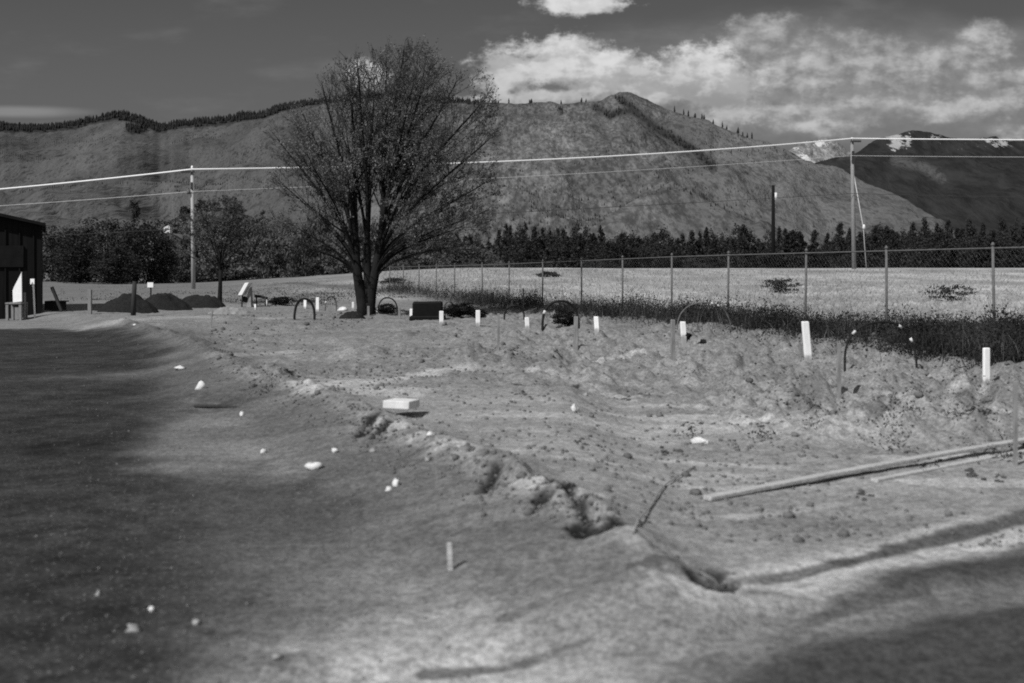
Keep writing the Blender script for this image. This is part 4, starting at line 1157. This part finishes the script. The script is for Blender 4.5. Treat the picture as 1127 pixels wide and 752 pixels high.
# ------------------------------------------------------------------ the grave field: stakes, hoops, stones
def stake(px, base, top, wpx, m, label, lean=0.0, cat='stake', name='white_stake', group=None, sq=True):
    x, y, z = at(px, base); h = m_of(base - top, y); w = m_of(wpx, y) * .86
    mb = MB(); R = Matrix.Rotation(random.uniform(-.5, .5), 3, 'Z') 
    n = 14; sec = []
    a = w / 2 * 1.0
    for zz, sc in ((-.15, 1), (h - .012, 1), (h, .86)):
        for cx_, cy_ in ((-1, -.6), (1, -.6), (1, .6), (-1, .6)):
            sec.append((cx_ * a * sc + lean * zz, cy_ * a * sc, zz))
    k0 = len(mb.v); mb.v += sec
    for L in range(2):
        for k in range(4):
            k2 = (k + 1) % 4; mb.f.append((k0 + L * 4 + k, k0 + L * 4 + k2, k0 + L * 4 + 4 + k2, k0 + L * 4 + 4 + k))
    mb.f.append((k0 + 8, k0 + 9, k0 + 10, k0 + 11)); mb.f.append((k0 + 3, k0 + 2, k0 + 1, k0))
    o = mb.build(name, m, None, bevel=min(.006, w * .12)); o.location = (x, y, z); o.rotation_euler = (0, 0, random.uniform(-.25, .25))
    tag(o, label, cat, group)
WG = 'white grave stakes'
for px, base, top, w, lean, lab in (
    (1085.5, 423, 383, 8, 0, 'white stake standing against the weeds near the right edge of the photo'),
    (889.5, 396, 354, 8.5, -.09, 'tallest white stake, directly below a fence post by the weed strip'),
    (752.5, 376, 357, 6.5, -.06, 'white stake at the left foot of the big pale hoop'),
    (657, 366, 349, 6, -.06, 'white stake between the dark hoop and the big pale hoop'),
    (580.5, 363, 350, 5.2, -.06, 'stubby white stake just left of the dark middle hoop'),
    (526, 359, 342, 5.4, 0, 'white stake right of the round black bush'),
    (485.8, 358, 343, 5, 0, 'white stake in front of the black stone block'),
    (452.5, 351, 340, 3.6, 0, 'small white stake at the left edge of the black stone block'),
    (388.5, 341, 332.5, 2.8, 0, 'tiny white stake just left of the broad tree trunk'),
    (349.5, 343, 327.5, 4, 0, 'white stake just right of the small black hoop'),
    (336, 340, 330, 3.6, 0, 'white stake framed inside the small black hoop'),
    (319.5, 335.5, 330, 3.2, 0, 'stubby white stake at the upper left of the small black hoop'),
    (303.8, 335.5, 328.5, 2.8, 0, 'small white stake, second to the right of the tilted white board'),
    (293, 336.5, 328, 2.6, 0, 'small white stake nearest the right end of the dark rail'),
    (281, 341, 335, 2.4, 0, 'tiny white stake below the dark rail'),
    (496, 628, 598, 7, -.04, 'short pale peg alone in the foreground dirt below the bank')):
    stake(px, base, top, w, M['palewood'] if px == 496 else M['stake'], lab, lean, 'stake', 'white_stake', WG)
for px, base, top, w, lean, lab in (
    (923.5, 434, 381, 5, 0, 'weathered grey stake right of the tallest white stake'),
    (740.5, 396, 352, 5.5, 0, 'weathered wide grey stake left of the big pale hoop'),
    (634, 384, 353, 5.5, 0, 'weathered grey stake at the right foot of the dark middle hoop'),
    (548.5, 386, 346, 3, 0, 'thin weathered stake in the open dirt right of the round black bush'),
    (576, 339, 318, 2, 0, 'thin weathered rod left of a fence post behind the dark hoops'),
    (405.5, 348, 337, 3, 0, 'short weathered peg right in front of the broad tree trunk'),
    (439.5, 351, 338, 3.2, 0, 'short weathered peg left of the small stake by the black block'),
    (1117.5, 512, 419, 5.5, 0, 'tall thin grey stake beside the long planks at the right edge'),
    (232, 361, 341, 1.8, .1, 'thin weathered twig-like stick right of the black post')):
    stake(px, base, top, w, M['wood'], lab, lean, 'stake', 'wooden_stake')

def hoop(px0, px1, base, top, rad, m, label, tilt=0.0, bits=(), both=True, base2=None):
    xc = (px0 + px1) / 2; x, y, z = at(xc, base); w = m_of(px1 - px0, y) / 2; h = m_of(base - top, y)
    root = empty('metal_hoop', (x, y, z)); tag(root, label, 'hoop')
    pts = []
    for k in range(25):
        a = math.pi * (1 - k / 24); c, s = math.cos(a), math.sin(a)
        pts.append(Vector((w * (abs(c) ** .9) * (1 if c > 0 else -1), tilt * c * w + .04 * math.sin(3 * a), h * s ** .8)))
    dz0 = h1(x + pts[0].x, y + pts[0].y) - z; dz1 = h1(x + pts[-1].x, y + pts[-1].y) - z
    pts = [pts[0] + Vector((0, 0, min(dz0, 0) - .15))] + pts + [pts[-1] + Vector((0, 0, min(dz1, 0) - .15))]
    mb = MB(); mb.tube(pts, rad, 8); mb.build('tube', m, root, True)
    for f in bits:
        i = min(len(pts) - 2, max(1, int(f * (len(pts) - 1)))); p = pts[i]
        mb = MB()
        d = (pts[i + 1] - pts[i - 1]).normalized() * .035
        mb.tube([p - d, p + d], rad * 1.2, 8); mb.build('white_tie', M['white_stone'], root, True)
hoop(928, 1011, 404, 356, .017, M['black'], 'wide black hoop with white ties arching before the weeds, near right', .15, (.30, .68, .82))
hoop(745, 805, 366, 334, .015, M['steel'], 'wide pale metal hoop arching over the weed strip below the fence', .1, (.6, .66))
hoop(597, 637, 361, 332, .026, M['black'], 'dark rounded hoop between two white stakes in the middle', .1, (.2,))
hoop(555, 577, 352, 337, .024, M['black'], 'smaller dark hoop just left of the dark middle hoop', .1, ())
hoop(324, 346, 352, 329, .034, M['black'], 'small thick black hoop standing among the far stakes left of the tree', .05, ())
hoop(488, 500, 348, 332, .026, M['steel'], 'narrow grey hoop behind the round black bush', .1, ())
hoop(358, 370, 342, 326, .024, M['steel'], 'narrow pale hoop left of the broad tree trunk', .2, (.2,))
hoop(416, 437, 345, 328, .022, M['darkwood'], 'thin dark hoop just right of the broad tree trunk', .2, (.1,))

# black stone block and bushes by the tree
x, y, z = at(470, 352); w = m_of(33, y); h = m_of(20, y)
root = empty('stone_block', (x, y, z)); tag(root, 'broad low black stone block right of the broad tree', 'gravestone')
mb = MB(); mb.box((0, .25, h / 2), (w, .34, h), None, .015); mb.build('slab', M['blackstone'], root, bevel=.05)
mb = MB(); mb.box((0, .25, .03), (w + .16, .5, .14), None, .01); mb.build('base', M['blackstone'], root, bevel=.03)
bb = [Kind(clump_tree('dark_bush', 1.0, .6, 6000, .06, M['blackleaf'], M['bark'], 420 + i, .02, 30)) for i in range(2)]
for px, base, top, wpx, lab in ((506, 350, 331, 44, 'round black bush between two white stakes right of the stone block'), (622, 360, 338, 34, 'dark bush filling the dark middle hoop'),
                                (528, 351, 339, 20, 'low dark bush right of the round black bush'), (308, 336, 325, 30, 'low dark bush behind the far white stakes'), (425, 347, 332, 26, 'small dark bush inside the thin hoop right of the trunk')):
    x, y, z = at(px, base); place(bb[random.randrange(2)].get(), (x, y + .3, z - .03), random.uniform(0, 6), (m_of(wpx, y) / 1.45, m_of(base - top, y) * 1.0), lab, 'bush')

def stone(px, base, wpx, hpx, m, label, seed, flat=None, name='white_rock', cat='rock'):
    x, y, z = at(px, base); w = m_of(wpx, y) / 2; h = m_of(hpx, y)
    v, f = blob_rock(1, seed, 1.0, 5, 7); v = v * (1 + .34 * np.random.default_rng(seed).normal(size=(len(v), 1)) * (np.abs(v[:, 2:3]) < .9))
    V = v * np.array([w, w * .8, h * .55]); V[:, 2] = np.maximum(V[:, 2], -h * .35)
    o = np_mesh(name, V, f, m, smooth=False); o.location = (x, y + w * .5, z + h * .22); tag(o, label, cat)
for i, (px, base, w, h, lab, mm) in enumerate((
    (221, 429, 12, 11, 'big rounded white rock on the gravel yard', 'white_stone'), (198, 408, 11, 6, 'flat white rock up the yard from the big rounded one', 'white_stone'),
    (344, 518, 19, 10, 'white rock cluster piece at the foot of the bank', 'white_stone'), (436, 536, 10, 9, 'tilted white stone on the bank, upper of two', 'white_stone'), (427, 541, 7, 6, 'small white stone lying beside the tilted one on the bank', 'white_stone'),
    (633, 453, 8, 9, 'small upright white stone in the middle of the plot', 'white_stone'), (773, 489, 19, 8, 'flat white oval stone lying left of the planks', 'white_stone'), (474, 480, 10, 6, 'pale stone on the plot just right of the concrete block', 'white_stone'),
    (471, 509, 7, 5, 'small pale stone on the slope below the concrete block', 'rock'), (368, 499, 7, 7, 'pale upright stone on the bank left of the concrete block', 'white_stone'), (266, 458, 7, 6, 'pale stone at the end of the dark stick', 'white_stone'),
    (145, 697, 14, 9, 'pale stone in the near dark gravel, lowest left of a loose group', 'rock'), (166, 675, 8, 7, 'pale stone in the near dark gravel, above the larger one', 'white_stone'), (215, 687, 10, 6, 'pale stone in the near dark gravel, right one of the group', 'rock'),
    (108, 656, 7, 7, 'lone pale stone in the near dark gravel, topmost of the group', 'rock'), (304, 729, 14, 7, 'pale flat stone at the bottom edge of the yard', 'rock'), (290, 500, 6, 6, 'small pale stone on the yard left of the white rock cluster', 'white_stone'),
    (415, 345, 9, 7, 'pale stone at the right foot of the broad tree', 'white_stone'), (377, 342, 12, 5, 'flat pale stone left of the broad tree foot', 'white_stone'), (645, 436, 5, 5, 'tiny pale stone near the upright white stone', 'rock'),
    (410, 498, 6, 5, 'small grey-white stone on the bank crest', 'rock'), (148, 359, 5, 3, 'small pale stone just below the black post', 'white_stone'), (756, 380, 9, 7, 'dark round clod below the stake at the pale hoop', 'gravel'), (775, 378, 9, 5, 'dark flat clod under the middle of the pale hoop', 'gravel'))):
    stone(px, base, w, h, M[mm], lab, 500 + i, None, 'pale_stone' if mm != 'gravel' else 'dark_clod', 'stone')

# concrete block lying on the plot
x, y, z = at(438, 458)
k = m_of(1, y)
mb = MB(); mb.box((0, 0, .055), (30 * k, .42, .075)); o = mb.build('concrete_block', M['concrete'], None, bevel=.008); o.location = (x + .01, y + .22, z + .03); o.rotation_euler = (-.06, .03, -.16)
tag(o, 'flat white concrete block lying tilted on the bare dirt', 'block')
# long planks at the right
def plank(p0, p1, w, th, label, mid=0.0, lift=(0, 0)):
    a = Vector(at(*p0)); b = Vector(at(*p1)); d = b - a; d.z = 0; u = d.normalized(); n_ = Vector((-u.y, u.x, 0)); L = d.length + (1.3 if p1[0] > 1100 else 0)
    mb = MB(); k = 22
    for i in range(k + 1):
        f = i / k; c = a + u * L * f
        zz = a.z + lift[0] + (b.z + lift[1] - a.z - lift[0]) * f + th / 2 + mid * math.sin(math.pi * f)
        for sx, sz in ((-1, -1), (1, -1), (1, 1), (-1, 1)):
            q = c + n_ * sx * w / 2; mb.v.append((q.x - a.x, q.y - a.y, zz + sz * th / 2 - a.z))
        if i:
            m0 = (i - 1) * 4; m1 = i * 4
            for j in range(4):
                j2 = (j + 1) % 4; mb.f.append((m0 + j, m0 + j2, m1 + j2, m1 + j))
    mb.f.append((3, 2, 1, 0)); e = k * 4; mb.f.append((e, e + 1, e + 2, e + 3))
    o = mb.build('long_plank', M['palewood'], None, bevel=.006); o.location = a; tag(o, label, 'plank', 'planks at the right')
plank((778, 552), (1127, 494), .075, .03, 'longer pale plank reaching left across the dirt', .02, (.005, .05))
plank((962, 531), (1127, 500), .06, .03, 'shorter pale plank lying just in front of the longer one', .0, (-.01, .0))
# stick, twig
a = Vector(at(214, 449)); b = Vector(at(270, 448)); mb = MB(); mb.tube([(0, 0, .02), ((b - a).x * .5, (b - a).y * .5 + .03, .03), ((b - a).x, (b - a).y, .02)], [.018, .022, .014], 7)
o = mb.build('dark_stick', M['darkwood'], None, True); o.location = a; tag(o, 'thin dark stick lying on the yard below the big rounded white rock', 'stick')
pts = [Vector(at(p, q)) for p, q in ((697, 592), (703, 576), (716, 560), (725, 545), (733, 535), (750, 525), (765, 516))]
mb = MB(); mb.tube([p - pts[0] + Vector((0, 0, .012 + .01 * (i % 2))) for i, p in enumerate(pts)], .006, 6); o = mb.build('bent_root', M['rock'], None, True); o.location = pts[0]
tag(o, 'thin bent grey root lying on the dirt between bank and planks', 'root')

for kd in Kind.every:                                       # a kind the dice never picked is not left lying about
    if not kd.used:
        for ch in list(kd.o.children): bpy.data.objects.remove(ch)
        bpy.data.objects.remove(kd.o)

# ------------------------------------------------------------------ light, sky, camera
SUN_AZ, SUN_EL = math.radians(222), math.radians(45)        # clockwise from straight ahead
sd = Vector((math.sin(SUN_AZ) * math.cos(SUN_EL), math.cos(SUN_AZ) * math.cos(SUN_EL), math.sin(SUN_EL)))
ld = bpy.data.lights.new('Sun', 'SUN'); ld.energy = 4.2; ld.angle = math.radians(.53); ld.color = (1, .998, .995)
so = bpy.data.objects.new('Sun', ld); COL.objects.link(so); so.rotation_euler = sd.to_track_quat('Z', 'Y').to_euler(); so.location = (30, -10, 40)

W = bpy.data.worlds.new('World'); SC.world = W; W.use_nodes = True
wt = W.node_tree; wt.nodes.clear(); k = NT(wt)
out = k.n('ShaderNodeOutputWorld'); bg = k.n('ShaderNodeBackground'); bg.inputs[1].default_value = .1
k.link(bg.outputs[0], out.inputs[0])
sky = k.n('ShaderNodeTexSky', sky_type='NISHITA'); sky.sun_disc = False; sky.sun_elevation = SUN_EL; sky.sun_rotation = SUN_AZ
sky.altitude = 1200; sky.air_density = 1.0; sky.dust_density = .4; sky.ozone_density = 1.5
sep = k.n('ShaderNodeSeparateColor'); k.link(sky.outputs[0], sep.inputs[0])
base = k.math('ADD', k.math('MULTIPLY', sep.outputs[0], .5), k.math('MULTIPLY', sep.outputs[1], .5))   # black-and-white film: no colour
tc = k.n('ShaderNodeTexCoord').outputs['Generated']
sx = k.n('ShaderNodeSeparateXYZ'); k.link(tc, sx.inputs[0])
dy = k.math('MAXIMUM', sx.outputs[1], .08)
U = k.math('ADD', k.math('MULTIPLY', k.math('DIVIDE', sx.outputs[0], dy), F), CX)
Vv = k.math('SUBTRACT', HOR, k.math('MULTIPLY', k.math('DIVIDE', sx.outputs[2], dy), F))
cmb = k.n('ShaderNodeCombineXYZ'); k.link(U, cmb.inputs[0]); k.link(Vv, cmb.inputs[1])
cn1 = k.noise(k.scaled(cmb.outputs[0], (.013, .021, 1)), 1.0, 8, .58)
cn2 = k.noise(k.scaled(cmb.outputs[0], (.022, .034, 1)), 1.0, 7, .6)
cn4 = k.math('ADD', k.math('MULTIPLY', cn1, .5), k.math('MULTIPLY', k.noise(k.scaled(cmb.outputs[0], (.05, .07, 1)), 1.0, 7, .65), .5))
cn3 = k.noise(k.scaled(cmb.outputs[0], (.006, .02, 1)), 1.0, 6, .55)
def cden(dx, dy_):
    mp = k.n('ShaderNodeMapping'); k.link(cmb.outputs[0], mp.inputs[0]); mp.inputs['Location'].default_value = (dx, dy_, 0)
    return k.math('ADD', k.math('MULTIPLY', k.noise(k.scaled(mp.outputs[0], (.013, .021, 1)), 1.0, 4, .55), .6), k.math('MULTIPLY', k.noise(k.scaled(mp.outputs[0], (.028, .04, 1)), 1.0, 6, .6), .4))
billow = k.ramp(k.math('SUBTRACT', cden(0, 0), cden(-7, -11)), -.10, .10, .62, 1.34)
def cblob(cx, cy, rx, ry, flatbase=False):
    ax = k.math('DIVIDE', k.math('SUBTRACT', U, cx), rx); ay = k.math('DIVIDE', k.math('SUBTRACT', Vv, cy), ry)
    if flatbase: ay = k.math('MAXIMUM', ay, k.math('MULTIPLY', ay, -1.0)) if False else ay
    q = k.math('SQRT', k.math('ADD', k.math('MULTIPLY', ax, ax), k.math('MULTIPLY', ay, ay)))
    return k.math('SUBTRACT', 1.0, q)
def union(lst):
    s = lst[0]
    for q in lst[1:]:
        mx = k.n('ShaderNodeMath', operation='SMOOTH_MAX'); k.put(mx.inputs[0], s); k.put(mx.inputs[1], q); mx.inputs[2].default_value = .25; s = mx.outputs[0]
    return s
bright = union([cblob(*b) for b in ((560, 78, 52, 34), (612, 66, 80, 36), (668, 82, 62, 34), (720, 96, 55, 30), (770, 84, 52, 44), (600, 108, 70, 12), (700, 108, 60, 14), (800, 105, 60, 40), (635, 4, 66, 15), (402, 84, 34, 20))])
soft = union([cblob(*b) for b in ((840, 40, 52, 32), (885, 58, 45, 36), (850, 92, 70, 40), (905, 98, 60, 40), (900, 138, 62, 16), (955, 58, 60, 26), (985, 82, 80, 26), (1010, 108, 100, 22), (1085, 38, 36, 22), (1050, 62, 70, 18), (930, 112, 80, 30), (1113, 146, 30, 11), (1110, 95, 60, 26), (1060, 120, 80, 16), (570, 112, 90, 10), (870, 118, 110, 22))])
mb_ = k.ramp(k.math('ADD', bright, k.math('MULTIPLY', k.math('SUBTRACT', cn4, .5), 2.4)), .02, .5)
ms_ = k.ramp(k.math('ADD', soft, k.math('MULTIPLY', k.math('SUBTRACT', cn4, .5), 2.6)), -.05, .7)
thin = k.math('MULTIPLY', k.ramp(cn3, .5, .8), .16)
left = k.math('MULTIPLY', k.ramp(k.math('ADD', cblob(20, 123, 110, 9), k.math('MULTIPLY', k.math('SUBTRACT', cn3, .5), .8)), 0, .8), .35)
SKYV, CLD = .85, 5.4
skyv = k.math('MULTIPLY', k.ramp(base, .0, 5.0, .85, 1.15), SKYV)
skyv = k.math('MULTIPLY', skyv, k.ramp(Vv, -100, 130, .86, 1.22))
v = k.mix(k.math('MAXIMUM', thin, left), skyv, CLD * .75)
under = k.ramp(Vv, 60, 118, 1.0, .72)
veil = k.math('MULTIPLY', k.ramp(k.math('ADD', cblob(930, 95, 430, 100), k.math('MULTIPLY', k.math('SUBTRACT', cn3, .5), .7)), 0, .7), .62)
v = k.mix(veil, v, k.math('MULTIPLY', CLD * .5, k.ramp(cn2, .3, .7, .78, 1.12)))
v = k.mix(k.math('MULTIPLY', ms_, .78), v, k.math('MULTIPLY', k.math('MULTIPLY', CLD * .70, billow), k.ramp(cn2, .35, .65, .75, 1.1)))
v = k.mix(mb_, v, k.math('MULTIPLY', k.math('MULTIPLY', CLD, under), k.math('MULTIPLY', k.ramp(billow, .62, 1.34, .80, 1.16), k.ramp(cn2, .35, .65, .86, 1.06))))
hi = k.math('MAXIMUM', k.ramp(sx.outputs[2], .50, .72), k.ramp(sx.outputs[1], .15, -.25))  # unseen bright cloud added overhead and behind the camera to lift shadows
ov = k.ramp(k.noise(tc, 2.6, 6, .55), .42, .60)
v = k.mix(k.math('MULTIPLY', hi, ov), v, 4.6)
k.link(k.grey(v), bg.inputs[0])

cam = bpy.data.cameras.new('Camera'); co = bpy.data.objects.new('Camera', cam); COL.objects.link(co)
co.location = (0, 0, EYE); co.rotation_euler = (math.radians(90), 0, 0)
cam.sensor_width = 36; cam.lens = F * 36 / 1127; cam.shift_y = -(376 - HOR) / 1127
cam.clip_start = .1; cam.clip_end = 60000
cam.dof.use_dof = True; cam.dof.focus_distance = 48; cam.dof.aperture_fstop = 1.9
SC.camera = co
SC.view_settings.view_transform = 'Standard'; SC.view_settings.look = 'None'; SC.view_settings.gamma = 1; SC.view_settings.exposure = .12
SC.view_settings.use_curve_mapping = False
SC.render.engine = 'CYCLES'
SC.cycles.use_denoising = False
SC.cycles.pixel_filter_type = 'BLACKMAN_HARRIS'; SC.cycles.filter_width = 1.9
SC.cycles.max_bounces = 5; SC.cycles.transparent_max_bounces = 4
